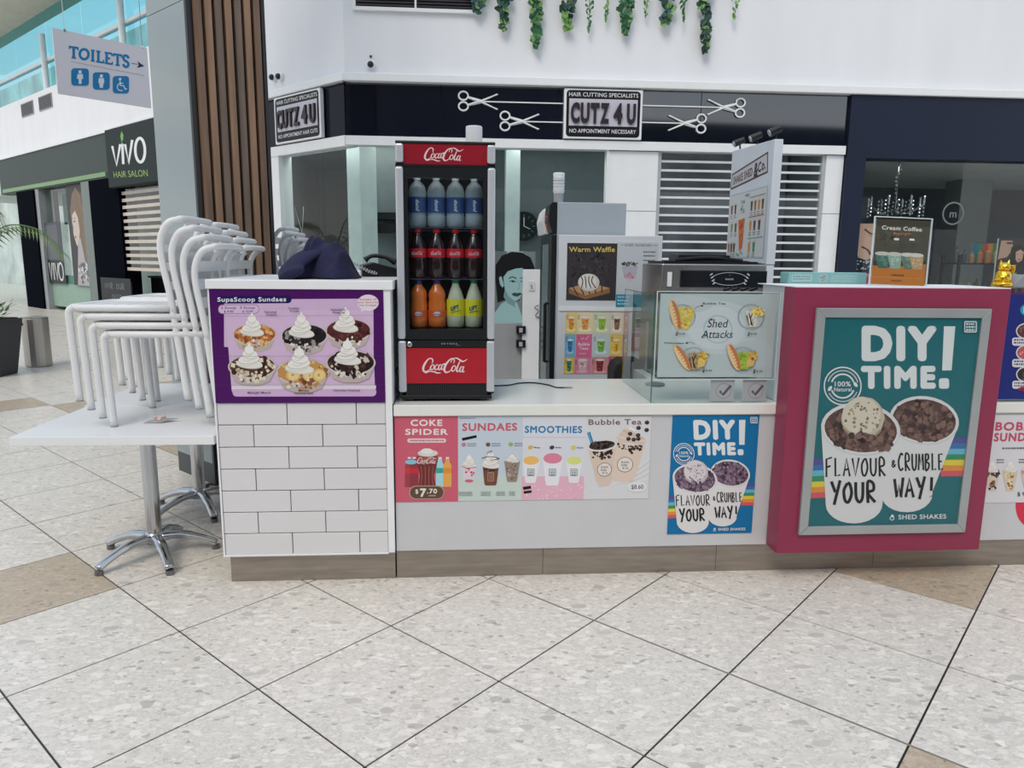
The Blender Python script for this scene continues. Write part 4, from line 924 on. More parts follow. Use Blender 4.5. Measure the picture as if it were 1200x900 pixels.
# pink display box with framed poster
pk = mat('raspberry_laminate', (136, 39, 71), .4, var=.03)
pkd = thing('display_box', 'large raspberry pink box fronting the counter, holding the framed poster', 'display', K @ T(1.783, -.12, 0))
MB().box(0, 1.0, 0, .117, .148, 1.388).build('box_body', pk, pkd, bevel=.003)
MB().box(.02, .98, .117, .40, .845, 1.385).build('box_back', mat('white_laminate', (226, 227, 229)), pkd)
MB().box(.0, 1.0, .003, .42, 1.388, 1.392).build('top_edge', trimw, pkd)
fr_ = thing('framed_poster', 'silver framed teal ice cream tub poster on the pink box', 'frame', K @ T(1.878, -.132, .243))
W_, H_ = .812, 1.056; t_ = .042; alu = mat('satin_aluminium', (168, 172, 172), .35, .5)
for nm_, pr in (('bottom', [(0, 0), (W_, 0), (W_ - t_, t_), (t_, t_)]), ('top', [(0, H_), (t_, H_ - t_), (W_ - t_, H_ - t_), (W_, H_)]), ('left', [(0, 0), (t_, t_), (t_, H_ - t_), (0, H_)]), ('right', [(W_, 0), (W_, H_), (W_ - t_, H_ - t_), (W_ - t_, t_)])):
    MB().prism(pr, -.0, .018, Matrix.Rotation(pi / 2, 4, 'X') @ T(0, 0, -.012)).build('frame_rail', alu, fr_, bevel=.003)
box('backing', (.01, W_ - .01, .004, .012, .01, H_ - .01), alu, fr_)
a = diy(W_ - 2 * t_, H_ - 2 * t_, (20, 110, 118), [(206, 194, 172), (226, 216, 196), (172, 152, 126), (140, 116, 92)], brn, 0)
a.build('print', fr_, T(t_, .003, t_)); box('cover_sheet', (t_, W_ - t_, -.0055, -.0045, t_, H_ - t_), glass('matt_cover', (.97, .98, .98), .7, .12), fr_)

# right hand posters
a = Art(.50, .5, (737, 55), (1053, 55), (695, 385), (1011, 385), .001); a.full((26, 42, 126)).ell(822, 102, 20, 18, (40, 160, 190)).text('B', 812, 112, 20, (240, 240, 240), bold=.05).text('O', 814, 136, 14, (240, 240, 240), bold=.05).text('BA', 832, 112, 20, (240, 240, 240), bold=.05)
for i_, (y_, c_) in enumerate(((168, (96, 60, 58)), (236, (188, 96, 100)), (305, (50, 46, 50)))):
    for x_ in (822, 900): a.ell(x_, y_, 34, 26, (225, 222, 222)).ell(x_, y_, 30, 22, c_).crumbs(x_, y_, 26, 18, [c_, tuple(min(255, v + 50) for v in c_), (60, 40, 40)], 30, 5).rrect(x_ - 46, y_ + 20, x_ + 30, y_ + 46, 8, (225, 226, 232)).scribble(x_ - 40, y_ + 25, 64, 5, (60, 60, 100), 2, 9)
a.crumbs(812, 355, 20, 12, [(190, 60, 90)], 14, 6)
poster('menu_sign', 'dark blue round-dish menu at the right picture edge', 'sign', K, 2.83, .012, .856, .5, .51, a, .004, mat('purple_board', PU))
a = Art(.5, .44, (670, 445), (986, 445), (635, 708), (951, 708)); a.full((226, 226, 230))
a.text('BOBA', 722, 490, 26, (206, 84, 112), w=124, bold=.06, shear=.1).text('SUNDAES', 718, 522, 26, (206, 84, 112), w=170, bold=.06, shear=.1).scribble(746, 540, 90, 5, (60, 60, 80)).scribble(728, 575, 24, 4, (60, 60, 90), 2, 8).scribble(800, 575, 24, 4, (60, 60, 90), 2, 8)
for x_, c_ in ((714, [(54, 46, 48), (90, 78, 76)]), (772, [(232, 190, 110), (240, 222, 170)]), (832, [(232, 150, 150), (240, 190, 190)])): cup(a, x_, 610, 672, 26, 14, (222, 206, 190)); a.crumbs(x_, 618, 22, 12, c_, 24, 6).crumbs(x_, 655, 12, 14, c_ + [(150, 100, 60)], 16, 5); swirl(a, x_, 610, 20, 26)
a.text('$ 9.90', 796, 688, 12, (50, 50, 60), w=50)
pos(2.80, 3.30, .335, .778, a, 'white and pink bubble sundaes poster right of the pink box')
dsc = tag(MB().lathe([(.15, 0), (.15, .001)], 40, M=Matrix.Rotation(pi / 2, 4, 'X')).build('round_sticker', mat('red_vinyl', (206, 34, 66), .4), F=K @ T(3.20, .0139, .335)), 'red round sticker low on the counter front at the right edge', 'sticker')
# ============================================================ DRINKS FRIDGE
red = mat('cola_red', (168, 18, 36), .35); redh = mat('header_red', (140, 14, 34), .3)
silver = mat('silver_trim', (196, 200, 206), .3, .35, var=.03)
FW, FH, FD = .44, 1.165, .42
fg = thing('drinks_fridge', 'upright red and black cola fridge standing on the counter', 'fridge', K @ T(.024, .09, .842))
box('side_wall', (0, .02, .03, FD, .03, FH), black, fg); box('side_wall', (FW - .02, FW, .03, FD, .03, FH), black, fg)
box('back_wall', (.02, FW - .02, FD - .02, FD, .03, FH), mat('fridge_liner', (60, 62, 66), .5), fg)
box('top_panel', (0, FW, .0, FD, FH - .012, FH), black, fg, bevel=.004)
box('interior_floor', (.02, FW - .02, .04, FD - .02, .26, .325), black, fg)
hd = box('header_panel', (.035, FW - .035, .004, .06, FH - .100, FH - .014), redh, fg)
a = Art(FW - .07, .086, (157, 122), (697, 122), (157, 258), (697, 258)); a.logo(292, 145, 546, 236, (236, 214, 214)); a.build('logo_print', hd, T(.035, .004, FH - .100))
for x in (0, FW - .036): MB().box(x, x + .036, -.012, .03, FH - .094, FH - .014).build('header_end_cap', silver, fg, bevel=.008)
box('header_gap', (0, FW, .0, .05, FH - .112, FH - .100), black, fg)
# door
dr = MB(); zb, zt = .290, FH - .112
dr.box(.03, FW - .03, -.008, .02, zt - .045, zt - .002).box(.03, FW - .03, -.008, .02, zb, zb + .045).box(.03, .052, -.008, .02, zb + .045, zt - .045).box(FW - .052, FW - .03, -.008, .02, zb + .045, zt - .045)
dr = dr.build('door', black, fg)
for x in (0, FW - .034): MB().box(x, x + .034, -.022, .03, zb + .002, zt).build('door_rail', silver, dr, bevel=.010, seg=3)
box('glass_pane', (.052, FW - .052, -.002, .003, zb + .045, zt - .045), glass('fridge_glass', (.9, .93, .95), 1.0), dr)
box('interior_light', (.04, FW - .04, .035, .06, zt - .03, zt - .01), mat('dim_lamp', (255, 250, 235), .5, emit=2.2), fg)
# lower part
box('lower_band', (.03, FW - .03, -.006, .03, .252, .286), black, fg)
a = Art(.1, .02, (0, 0), (100, 0), (0, 20), (100, 20)); a.text('S K Y D R A', 6, 13, 7, (190, 192, 196), w=74).scribble(74, 16, 20, 2, (150, 150, 150)); a.build('badge', fg, T(.19, -.0065, .26))
MB().lathe([(.012, 0), (.012, .008), (.008, .01)], 14, M=T(.052, -.006, .268) @ Matrix.Rotation(pi / 2, 4, 'X')).build('lock', chrome, fg)
for x in (0, FW - .036): MB().box(x, x + .036, -.016, .03, .045, .284).build('lower_end_cap', silver, fg, bevel=.008)
lp = box('lower_panel', (.032, FW - .032, -.010, .03, .086, .250), red, fg)
a = Art(FW - .064, .164, (183, 545), (662, 545), (187, 743), (662, 743)); a.logo(284, 600, 548, 686, (240, 222, 222)); a.build('logo_print', lp, T(.032, -.010, .086))
box('vent_backing', (.03, FW - .03, .0, .03, .022, .084), black, fg)
me = MB().box(0, .004, -.008, 0, .026, .082).mesh('vent_fin', mat('fin_grey', (40, 41, 45), .4))
for k in range(38):
    o = D.objects.new('vent_fin', me); COL.objects.link(o); o.parent = fg; o.location = (.036 + k * .0098, 0, 0)
MB().box(.01, FW - .01, -.008, FD, .012, .030).build('base', black, fg, bevel=.004)
for x in (.05, FW - .05):
    for y in (.03, FD - .06): MB().cyl((x, y, 0), (x, y, .014), .02).build('foot', black, fg)
for i, z in enumerate((.332, .562, .792)):
    mb = MB().tube([(.022, .05, z), (FW - .022, .05, z)], .003, 5).tube([(.022, .36, z), (FW - .022, .36, z)], .003, 5)
    for k in range(15): mb.tube([(.03 + k * .0273, .05, z + .002), (.03 + k * .0273, .36, z + .002)], .0014, 4)
    mb.build('wire_shelf', chrome, fg)
# bottles
clearb = glass('bottle_plastic', (.80, .88, .93), 3.0, .05)
def bottle(kind, name, label, x, y, z, group):
    r = thing(name, label, 'bottle', K @ T(x, y, z) @ Matrix.Diagonal({'water': (1.05, 1.05, 1.03, 1), 'cola': (1.2, 1.2, 1.05, 1), 'orange': (1.1, 1.1, 1.07, 1), 'lemon': (1.13, 1.13, 1.06, 1)}[kind]), group)
    if kind == 'water':
        pf = [(.028, 0), (.040, .008), (.041, .05), (.038, .055), (.041, .06), (.041, .15), (.034, .178), (.014, .200), (.013, .206)]
        MB().lathe(pf, 18).build('bottle_body', milky('water_plastic', (186, 204, 214), .5), r, smooth=True)
        MB().lathe([(.015, .204), (.015, .219), (.013, .221)], 14).build('cap', mat('pale_cap', (176, 190, 200), .4), r)
        MB().lathe([(.0415, .062), (.0415, .13)], 18).build('label', mat('water_label', (44, 74, 124), .4), r)
        a = Art(.05, .068, (0, 0), (50, 0), (0, 68), (50, 68)); a.text('pump', 30, 62, 16, (220, 232, 240), w=50, rot=-pi / 2, bold=.03, shear=.3); a.build('label_print', r, T(-.024, -.0418, .062))
    elif kind == 'cola':
        pf = [(.026, 0), (.033, .008), (.034, .05), (.031, .075), (.034, .09), (.034, .125), (.030, .15), (.015, .192), (.012, .2)]
        MB().lathe(pf, 18).build('bottle_body', mat('cola_dark', (44, 22, 20), .12, spec=.8), r, smooth=True)
        MB().lathe([(.0145, .197), (.0145, .211), (.012, .213)], 14).build('cap', mat('cap_red', (196, 34, 44), .4), r)
        MB().lathe([(.0346, .09), (.0346, .128)], 18).build('label', mat('label_red', (206, 30, 46), .4), r)
        a = Art(.05, .02, (0, 0), (50, 0), (0, 20), (50, 20)); a.logo(4, 3, 46, 18, (238, 226, 226)); a.build('label_print', r, T(-.025, -.0352, .098))
    elif kind == 'orange':
        pf = [(.030, 0), (.038, .008), (.039, .05), (.036, .06), (.038, .10), (.034, .125), (.037, .14), (.033, .16), (.016, .186), (.013, .192)]
        MB().lathe(pf, 18).build('bottle_body', mat('orange_soda', (222, 116, 44), .14, spec=.7), r, smooth=True)
        MB().lathe([(.015, .19), (.015, .205), (.013, .207)], 14).build('cap', mat('cap_blue', (40, 52, 120), .4), r)
        MB().lathe([(.0398, .046), (.0398, .076)], 18).build('label', mat('label_orange', (214, 96, 50), .4), r)
        a = Art(.044, .03, (0, 0), (44, 0), (0, 30), (44, 30)); a.ell(22, 14, 15, 9, (236, 226, 232), -.1).text('Fanta', 22, 19, 8, (44, 50, 130), w=25, align='c', bold=.05, rot=-.1); a.build('label_print', r, T(-.022, -.0402, .046))
    else:
        pf = [(.030, 0), (.037, .008), (.038, .06), (.036, .12), (.026, .158), (.014, .190), (.013, .198)]
        MB().lathe(pf, 18).build('bottle_body', mat('lemon_soda', (196, 200, 172), .14, spec=.7), r, smooth=True)
        MB().lathe([(.015, .195), (.015, .210), (.013, .212)], 14).build('cap', mat('cap_green', (30, 120, 80), .4), r)
        MB().lathe([(.0386, .052), (.0386, .125)], 18).build('label', mat('label_yellow', (222, 214, 40), .4), r)
        a = Art(.052, .06, (0, 0), (52, 0), (0, 60), (52, 60)); a.text('LIFT', 7, 42, 18, (34, 70, 140), w=36, bold=.06, shear=.2, rot=-.25).stroke([(5, 50), (45, 40)], 3, (60, 150, 90)); a.build('label_print', r, T(-.026, -.039, .058))
ff = [.024 + q for q in (.089, .175, .262, .348)]
OR = ['leftmost', 'second from the left', 'third from the left', 'rightmost']
for i, x in enumerate(ff):
    bottle('water', 'water_bottle', 'blue-labelled water bottle on the fridge top shelf, ' + OR[i], x, .19, .842 + .796, 'water bottles on the top fridge shelf')
    bottle('cola', 'cola_bottle', 'red-labelled cola bottle on the middle fridge shelf, ' + OR[i], x, .19, .842 + .566, 'cola bottles on the middle fridge shelf')
for i, x in enumerate(ff):
    if i < 2: bottle('orange', 'orange_soda_bottle', 'orange soda bottle on the lowest fridge shelf, %s one' % ('left' if i == 0 else 'right'), x, .19, .842 + .336, 'orange soda bottles on the lowest fridge shelf')
    else: bottle('lemon', 'lemon_soda_bottle', 'yellow-labelled lemon soda on the lowest fridge shelf, %s one' % ('left' if i == 2 else 'right'), x, .19, .842 + .336, 'lemon soda bottles on the lowest fridge shelf')
# paper roll on the fridge, cup stack behind
pr_ = thing('paper_roll', 'white paper roll standing on top of the cola fridge', 'roll', K @ T(.374, .33, 2.007))
MB().lathe([(.012, .0), (.038, .0), (.039, .004), (.039, .10), (.037, .104), (.012, .104)], 24).build('paper', mat('roll_white', (222, 224, 228), .8), pr_)
MB().lathe([(.012, .001), (.012, .1045)], 14).build('core', mat('card_core', (150, 130, 110), .8), pr_)

# ============================================================ STAFF AREA BEHIND THE COUNTER
tf = thing('upright_fridge', 'tall grey upright fridge with curved white header facing left', 'fridge', K @ T(.945, 1.62, 0))
box('cabinet', (.0, .46, 0, .66, .06, 1.868), mat('cool_grey_cabinet', (166, 176, 184), .35, .1, var=.02), tf, bevel=.004)
MB().box(-.035, 0, .0, .66, .08, 1.66).build('door_frame', black, tf, bevel=.004)
box('door_pane', (-.038, -.034, .16, .50, .14, 1.60), mat('pane_reflect', (118, 134, 136), .08), tf)
MB().tube([(-.06, .09, .8), (-.06, .09, 1.2)], .012, 8).tube([(-.06, .09, .8), (-.03, .09, .8)], .008, 6).tube([(-.06, .09, 1.2), (-.03, .09, 1.2)], .008, 6).build('door_handle', black, tf)
MB().prism([(0, 1.67), (0, 1.868), (-.03, 1.868), (-.05, 1.85), (-.055, 1.75), (-.03, 1.67)], -.25, .0, Matrix.Rotation(pi / 2, 4, 'X')).build('header_side', black, tf)
MB().prism([(-.002, 1.67), (-.002, 1.862), (-.02, 1.862), (-.05, 1.83), (-.068, 1.76), (-.055, 1.67)], -.655, -.255, Matrix.Rotation(pi / 2, 4, 'X')).build('header_panel', WHITE, tf)
MB().box(0, .46, .02, .64, 0, .06).build('plinth', black, tf)
for z in (1.72, 1.78): MB().ball((-.056, .12, z), .008, 8, 6).build('red_light', mat('led', (200, 60, 50), .4, emit=.2), tf)
cs = thing('cup_stack', 'stack of white paper cups on the upright fridge, behind the poster cabinet', 'cups', K @ T(.975, 1.80, 1.869))
mb = MB()
MB().lathe([(.032, 0), (.036, .16)], 20).build('cup_sleeve', mat('clear_grey', (150, 156, 160), .3), cs)
for k in range(5): mb.lathe([(.034, .07 + k * .02), (.04, .088 + k * .02), (.042, .09 + k * .02)], 20)
mb.lathe([(.036, .16), (.040, .20), (.034, .205)], 20); mb.build('paper_cups', mat('cup_white', (230, 232, 234), .6), cs)
# poster cabinet in front
pc = thing('poster_cabinet', 'white cabinet side carrying the waffle, sundae and smoothie posters', 'cabinet', K @ T(.945, 1.50, 0))
box('cabinet_body', (0, .68, .0, .09, 0, 1.655), mat('cabinet_white', (206, 211, 216), .35, var=.02), pc, bevel=.004)
mb = MB().box(.01, .67, -.006, 0, 1.165, 1.19).box(.01, .67, -.006, 0, .66, .69); mb.build('rail', WHITE, pc)
# waffle poster (crop 570,280 scale 4.5)
def dark_waffle():
    a = Art(.328, .368, (402, 4), (676, 6), (396, 326), (662, 328)); a.full((62, 58, 60)).crumbs(530, 160, 120, 120, [(70, 66, 68), (56, 52, 54)], 80, 14)
    a.text('Warm Waffle', 412, 54, 28, (232, 206, 110), w=250, bold=.012)
    for x_, y_ in ((470, 95), (562, 98), (498, 150), (582, 148)): a.crumbs(x_, y_, 13, 13, [(110, 106, 104), (34, 26, 26)], 10, 5)
    a.poly([(410, 262), (520, 230), (632, 262), (630, 286), (500, 322), (412, 288)], (150, 112, 78)).poly([(410, 258), (520, 228), (632, 258), (500, 300)], (196, 156, 112))
    for k in range(5): a.stroke([(430 + k * 40, 250 - abs(2 - k) * 2), (460 + k * 32, 300 - k * 4)], 6, (70, 40, 34)); 
    a.ell(518, 226, 58, 50, (216, 212, 206)).ell(512, 220, 48, 42, (232, 230, 224))
    for k in range(4): a.stroke([(476 + k * 22, 190), (486 + k * 16, 220), (478 + k * 26, 258)], 5, (48, 34, 34), True)
    return a
poster('poster', 'dark waffle dessert poster with yellow heading', 'poster', K, .998, 1.4972, 1.236, .328, .368, dark_waffle())
a = Art(.27, .42, (680, 6), (890, 6), (668, 345), (880, 345)); a.full((206, 212, 218)).text('SHED SUNDAES', 785, 27, 13, (60, 66, 80), w=136, align='c').stroke([(692, 20), (714, 20)], 2, (90, 90, 100)).stroke([(858, 20), (884, 20)], 2, (90, 90, 100))
cup(a, 742, 130, 195, 42, 30, (188, 186, 200)); a.crumbs(742, 118, 40, 10, [(50, 60, 62), (110, 120, 116)], 26, 7).crumbs(740, 180, 24, 14, [(196, 120, 140), (220, 160, 172)], 16, 6); a.ell(742, 205, 20, 8, (214, 200, 210))
for y_ in (52, 96, 140, 200): a.scribble(812, y_, 62, 7, (70, 76, 90), 2, 20)
a.scribble(812, 222, 46, 4, (110, 116, 130), 3, 12).rect(660, 278, 900, 350, (48, 148, 178)).scribble(678, 288, 60, 8, (190, 226, 236), 3, 18)
poster('poster', 'pale grey sundae price poster with a turquoise foot', 'poster', K, 1.328, 1.4965, 1.192, .27, .42, a)
# smoothie grid: separate small posters
cells = [(392, 455, 386, 500, (236, 210, 110), (236, 150, 70)), (455, 545, 386, 500, (244, 226, 170), (240, 170, 90)), (548, 636, 386, 500, (216, 228, 180), (150, 196, 70)), (640, 710, 386, 500, (236, 222, 200), (150, 110, 90)), (712, 740, 386, 500, (220, 110, 90), (236, 150, 60)),
         (390, 450, 500, 622, (100, 176, 220), (50, 120, 190)), (452, 540, 500, 622, (226, 84, 140), None), (545, 636, 500, 622, (190, 220, 226), (130, 190, 90)), (640, 708, 500, 622, (240, 200, 80), (236, 190, 50)), (710, 740, 500, 622, (200, 80, 40), (240, 190, 70)),
         (388, 446, 622, 710, (236, 190, 60), (70, 150, 90)), (446, 538, 622, 710, (232, 120, 160), (226, 200, 200)), (540, 634, 622, 710, (220, 130, 140), (150, 60, 60)), (634, 700, 616, 710, (200, 70, 110), (120, 60, 90))]
GN = ['orange drink', 'amber drink on cream ground', 'lime drink on pale green', 'brown drink on cream', 'narrow red', 'blue drink on sky blue', 'plain pink square with white words', 'green drink on pale blue', 'yellow drink', 'narrow orange red', 'green drink on gold', 'whipped cream glass on rose', 'red berry cup on pink', 'purple drink on magenta']
sc_ = 1 / 4.5 / 175.
for i, (x0_, x1_, y0_, y1_, c_, d_) in enumerate(cells):
    xa, xb = .998 + (x0_ - 392) * .001215, .998 + (x1_ - 392) * .001215; zt_, zb_ = 1.156 - (y0_ - 386) * .00126, 1.156 - (y1_ - 386) * .00126
    a = Art(xb - xa - .001, zt_ - zb_ - .001, (x0_, y0_), (x1_, y0_), (x0_, y1_), (x1_, y1_)); c_ = tuple(int(v * .78 + 236 * .22) for v in c_); a.full(c_)
    cx_, cy_ = (x0_ + x1_) / 2, (y0_ + y1_) / 2; wd_ = (x1_ - x0_) * .26
    if d_ is None: a.crumbs(cx_, y0_ + 16, 40, 12, [(90, 40, 60), (250, 190, 210)], 12, 5).text('Bubble', cx_, cy_, 17, (250, 236, 242), w=64, align='c', bold=.05).text('Teas', cx_, cy_ + 22, 17, (250, 236, 242), w=50, align='c', bold=.05).scribble(x0_ + 20, y1_ - 22, 40, 5, (250, 220, 230))
    else:
        a.ell(cx_, cy_ + 34, wd_ * 1.5, 12, tuple(min(255, v + 24) for v in c_)); cup(a, cx_, cy_ - 32, cy_ + 36, wd_ * 1.05, wd_ * .75, (240, 236, 226)); cup(a, cx_, cy_ - 26, cy_ + 33, wd_ * .95, wd_ * .7, d_)
        a.crumbs(cx_, cy_, wd_ * .6, 22, [tuple(min(255, v + 34) for v in d_), tuple(int(v * .8) for v in d_)], 14, 6).ell(cx_, cy_ - 30, wd_ * .95, 6, (244, 240, 234)).scribble(x0_ + 4, y0_ + 14, 12, 4, (70, 60, 80), 3, 9)
    poster('poster', 'small menu card in the drinks grid: ' + GN[i], 'poster', K, xa, 1.4975, zb_, xb - xa - .001, zt_ - zb_ - .001, a, .0015, group='drink cards on the white cabinet')
# muted cards seen through the side glass
for i, (x_, z_, c_, d_) in enumerate(((1.44, 1.03, (190, 186, 176), (120, 100, 84)), (1.535, 1.03, (176, 182, 170), (130, 150, 110)), (1.44, .90, (206, 150, 150), (220, 200, 200)), (1.535, .90, (170, 184, 176), (140, 160, 120)))):
    a = Art(.088, .122, (0, 0), (88, 0), (0, 122), (88, 122)); a.full(c_); cup(a, 44, 30, 100, 22, 15, (226, 226, 220)); cup(a, 44, 38, 97, 19, 14, d_); a.crumbs(44, 66, 12, 22, [tuple(min(255, v + 30) for v in d_)], 10, 5)
    poster('poster', 'drink card seen through the side glass, ' + ['upper left', 'upper right', 'lower left', 'lower right'][i], 'poster', K, x_, 1.4975, z_, .088, .122, a, .0015, group='drink cards on the white cabinet')
# half-height gate panel with latches, socket board, portrait
box_ = thing('partition_panel', 'grey half-height partition with two black latches', 'partition', K @ T(.46, 3.0, 0))
box('panel', (0, .40, 0, .03, 0, .95), greyp, box_); box('post', (-.02, 0, 0, .04, 0, .96), silver, box_)
for z in (.865, .745):
    lt = MB().box(.325, .405, -.064, -.0, z, z + .066).build('latch', black, box_, bevel=.004); MB().box(.348, .378, -.070, -.064, z + .012, z + .05).build('latch_bolt', silver, lt)
wb = thing('white_board', 'narrow white upright board with a power socket', 'board', K @ T(.838, 2.96, 0))
MB().box(0, .145, 0, .035, 0, 1.41).build('board', WHITE, wb, bevel=.003)
so = MB().box(.048, .104, -.008, 0, 1.23, 1.315).build('socket', mat('socket_white', (214, 216, 216), .4), wb, bevel=.003); MB().box(.07, .076, -.011, -.008, 1.262, 1.282).box(.068, .084, -.010, -.008, 1.25, 1.254).build('socket_holes', black, so)
MB().tube(spline([(.135, -.01, 1.11), (.10, -.03, 1.09), (.135, -.03, 1.06), (.11, -.02, 1.02), (.145, -.01, 1.0)], 5), .004, 5).build('cable_hook', black, wb)
a = Art(.46, .82, (46, 90), (250, 90), (46, 455), (250, 455)); a.full((116, 126, 128)).rect(46, 90, 110, 455, (100, 112, 116)).rect(104, 90, 186, 200, (150, 176, 178))
HR, SK, SH = (14, 14, 18), (150, 186, 186), (116, 150, 152)
a.poly([(46, 455), (46, 400), (80, 352), (120, 330), (160, 350), (186, 420), (190, 455)], SK)
a.poly([(60, 350), (48, 230), (48, 160), (80, 112), (130, 92), (180, 96), (225, 120), (246, 170), (246, 240), (190, 250), (170, 340), (120, 330), (80, 340)], HR)
a.poly([(66, 222), (78, 214), (86, 240), (92, 262), (84, 272), (72, 256)], SK)
a.poly([(88, 220), (110, 190), (150, 176), (186, 172), (190, 250), (186, 300), (168, 332), (148, 340), (118, 318), (96, 280)], SK).poly([(96, 280), (118, 318), (148, 340), (150, 372), (110, 350), (90, 318)], SH)
a.stroke([(116, 226), (134, 218), (154, 226)], 5, HR, True).stroke([(120, 242), (136, 236), (152, 244)], 4, (30, 40, 44), True).ell(137, 242, 5, 4, HR).stroke([(174, 224), (190, 222)], 4, HR).stroke([(174, 240), (188, 240)], 4, (30, 40, 44)).stroke([(162, 236), (172, 268), (162, 276), (172, 280)], 3, SH, True)
a.poly([(130, 304), (146, 296), (158, 300), (174, 296), (184, 304), (160, 318), (140, 314)], (60, 74, 80)).stroke([(130, 304), (156, 306), (184, 304)], 2, (20, 26, 30), True)
poster('portrait_poster', 'monochrome portrait poster of a dark-haired woman at the shop window', 'poster', K, .70, fv - .10, .76, .46, .82, a, .02)

# ice-cream / waffle machine on the worktop
mc = thing('waffle_machine', 'stainless steel machine with black control panel and oval emblem', 'machine', K @ T(1.43, .78, 0))
box('counter_stand', (-.05, .70, -.05, .55, 0, .83), mat('back_cabinet', (196, 200, 204), .4), mc)
MB().box(0, .60, 0, .45, .845, 1.48).build('housing', mat('stainless', (172, 168, 164), .22, .85, var=.05, stretch=(1, 1, 12)), mc, bevel=.006)
cp2 = MB().box(.105, .598, -.012, 0, 1.352, 1.445).build('control_panel', mat('panel_black', (18, 20, 26), .2), mc, bevel=.002)
a = Art(.493, .093, (260, 80), (742, 80), (260, 170), (742, 170)); WG = (190, 196, 202)
a.ring(532, 124, 98, 3, WG, ry=34, a0=20, a1=160).ring(532, 124, 98, 3, WG, ry=34, a0=200, a1=340); 
for s_ in (-1, 1):
    for k in range(4): a.ell(532 + s_ * (104 - k * 6), 124 + (k - 1.5) * 16, 10, 4, WG, s_ * .6)
a.text('BAKER', 532, 130, 9, WG, w=46, align='c', bold=.02).text('M', 532, 108, 9, (110, 116, 124), align='c')
a.build('panel_print', cp2, T(.105, -.012, 1.352))
MB().box(.03, .055, -.01, 0, 1.355, 1.435).build('switch_plate', WHITE, mc, bevel=.002)
MB().box(.02, .56, .04, .40, 1.48, 1.495).tube(spline([(.1, .1, 1.5), (.3, .1, 1.515), (.5, .12, 1.5)], 5), .012, 8).box(.12, .42, .1, .3, 1.495, 1.53).build('lid', black, mc)
for k in range(4): MB().tube([(.36 + k * .05, -.005, 1.335), (.385 + k * .05, -.05, 1.35)], .006, 6).build('knob', black, mc)
bt = thing('dispenser', 'black rounded dispenser half hidden behind the side glass', 'machine', K @ T(1.255, 1.15, 0))
MB().prism([(0, .70), (.2, .70), (.2, .86), (.17, .885), (.06, .885), (.02, .865), (.0, .82)], -.2, 0, Matrix.Rotation(pi / 2, 4, 'X')).build('body', blackm, bt, bevel=.01)
box('stand', (0, .2, 0, .2, 0, .70), blackm, bt)
bt2 = MB().lathe([(.05, 0), (.052, .01), (.035, .014)], 20).build('round_stand', mat('grey_disc', (110, 112, 112), .5), F=K @ T(1.34, .50, .843)); tag(bt2, 'grey round base standing on the worktop behind the side glass', 'stand')
bt3 = tag(MB().ball((0, 0, .0), (.022, .035, .07), 12, 8).build('air_freshener', black, F=K @ T(1.535, 1.43, 1.22), smooth=True), 'small black oval knob between cabinet and sneeze guard', 'knob')

# sneeze guard glass
gm2 = glass('guard_glass', (.90, .955, .94), 1.6); ge_ = mat('glass_edge', (52, 98, 90), .15)
sg = thing('sneeze_guard', 'clear glass screen standing on the worktop', 'screen', K @ T(1.197, .03, .842))
box('glass_panel', (.0, .586, 0, .008, 0, .518), gm2, sg); box('glass_panel', (-.002, .006, .012, .62, 0, .50), gm2, sg)
box('glass_edge', (-.003, .0, -.001, .010, 0, .518), ge_, sg); box('glass_edge', (-.001, .587, -.0005, .0085, .5185, .521), ge_, sg); box('glass_edge', (-.003, .007, .01, .62, .5005, .503), ge_, sg)
a = Art(.545, .385, (160, 200), (842, 200), (130, 700), (802, 700)); a.full((196, 210, 210)).ell(480, 400, 260, 160, (206, 218, 220)).ell(480, 400, 170, 130, (216, 224, 228)).ell(330, 260, 140, 50, (204, 214, 216)).ell(700, 560, 120, 90, (200, 212, 214)).ring(490, 410, 82, 7, (170, 204, 214))
TX = (40, 46, 54)
a.text('Bubble Tea', 404, 262, 12, TX, w=132, bold=.035).text('Milkshake', 176, 498, 10, TX, w=112, bold=.03)
a.stroke([(355, 292), (370, 276), (398, 270)], 2, TX, True).poly([(392, 264), (408, 268), (398, 278)], TX).stroke([(305, 492), (330, 488), (352, 500)], 2, TX, True).poly([(296, 493), (312, 486), (312, 499)], TX)
def script(t, x, y, h, w):  # looped brush capitals for the two-word title
    a.text(t, x, y, h, TX, w=w, shear=.28, bold=-.004)
a.text('Shed', 428, 398, 48, TX, w=124, shear=.25).text('Attacks', 392, 462, 46, TX, w=186, shear=.25)
a.stroke([(392, 452), (404, 462), (430, 430)], 3, TX, True).stroke([(470, 352), (450, 348), (434, 366)], 3, TX, True)
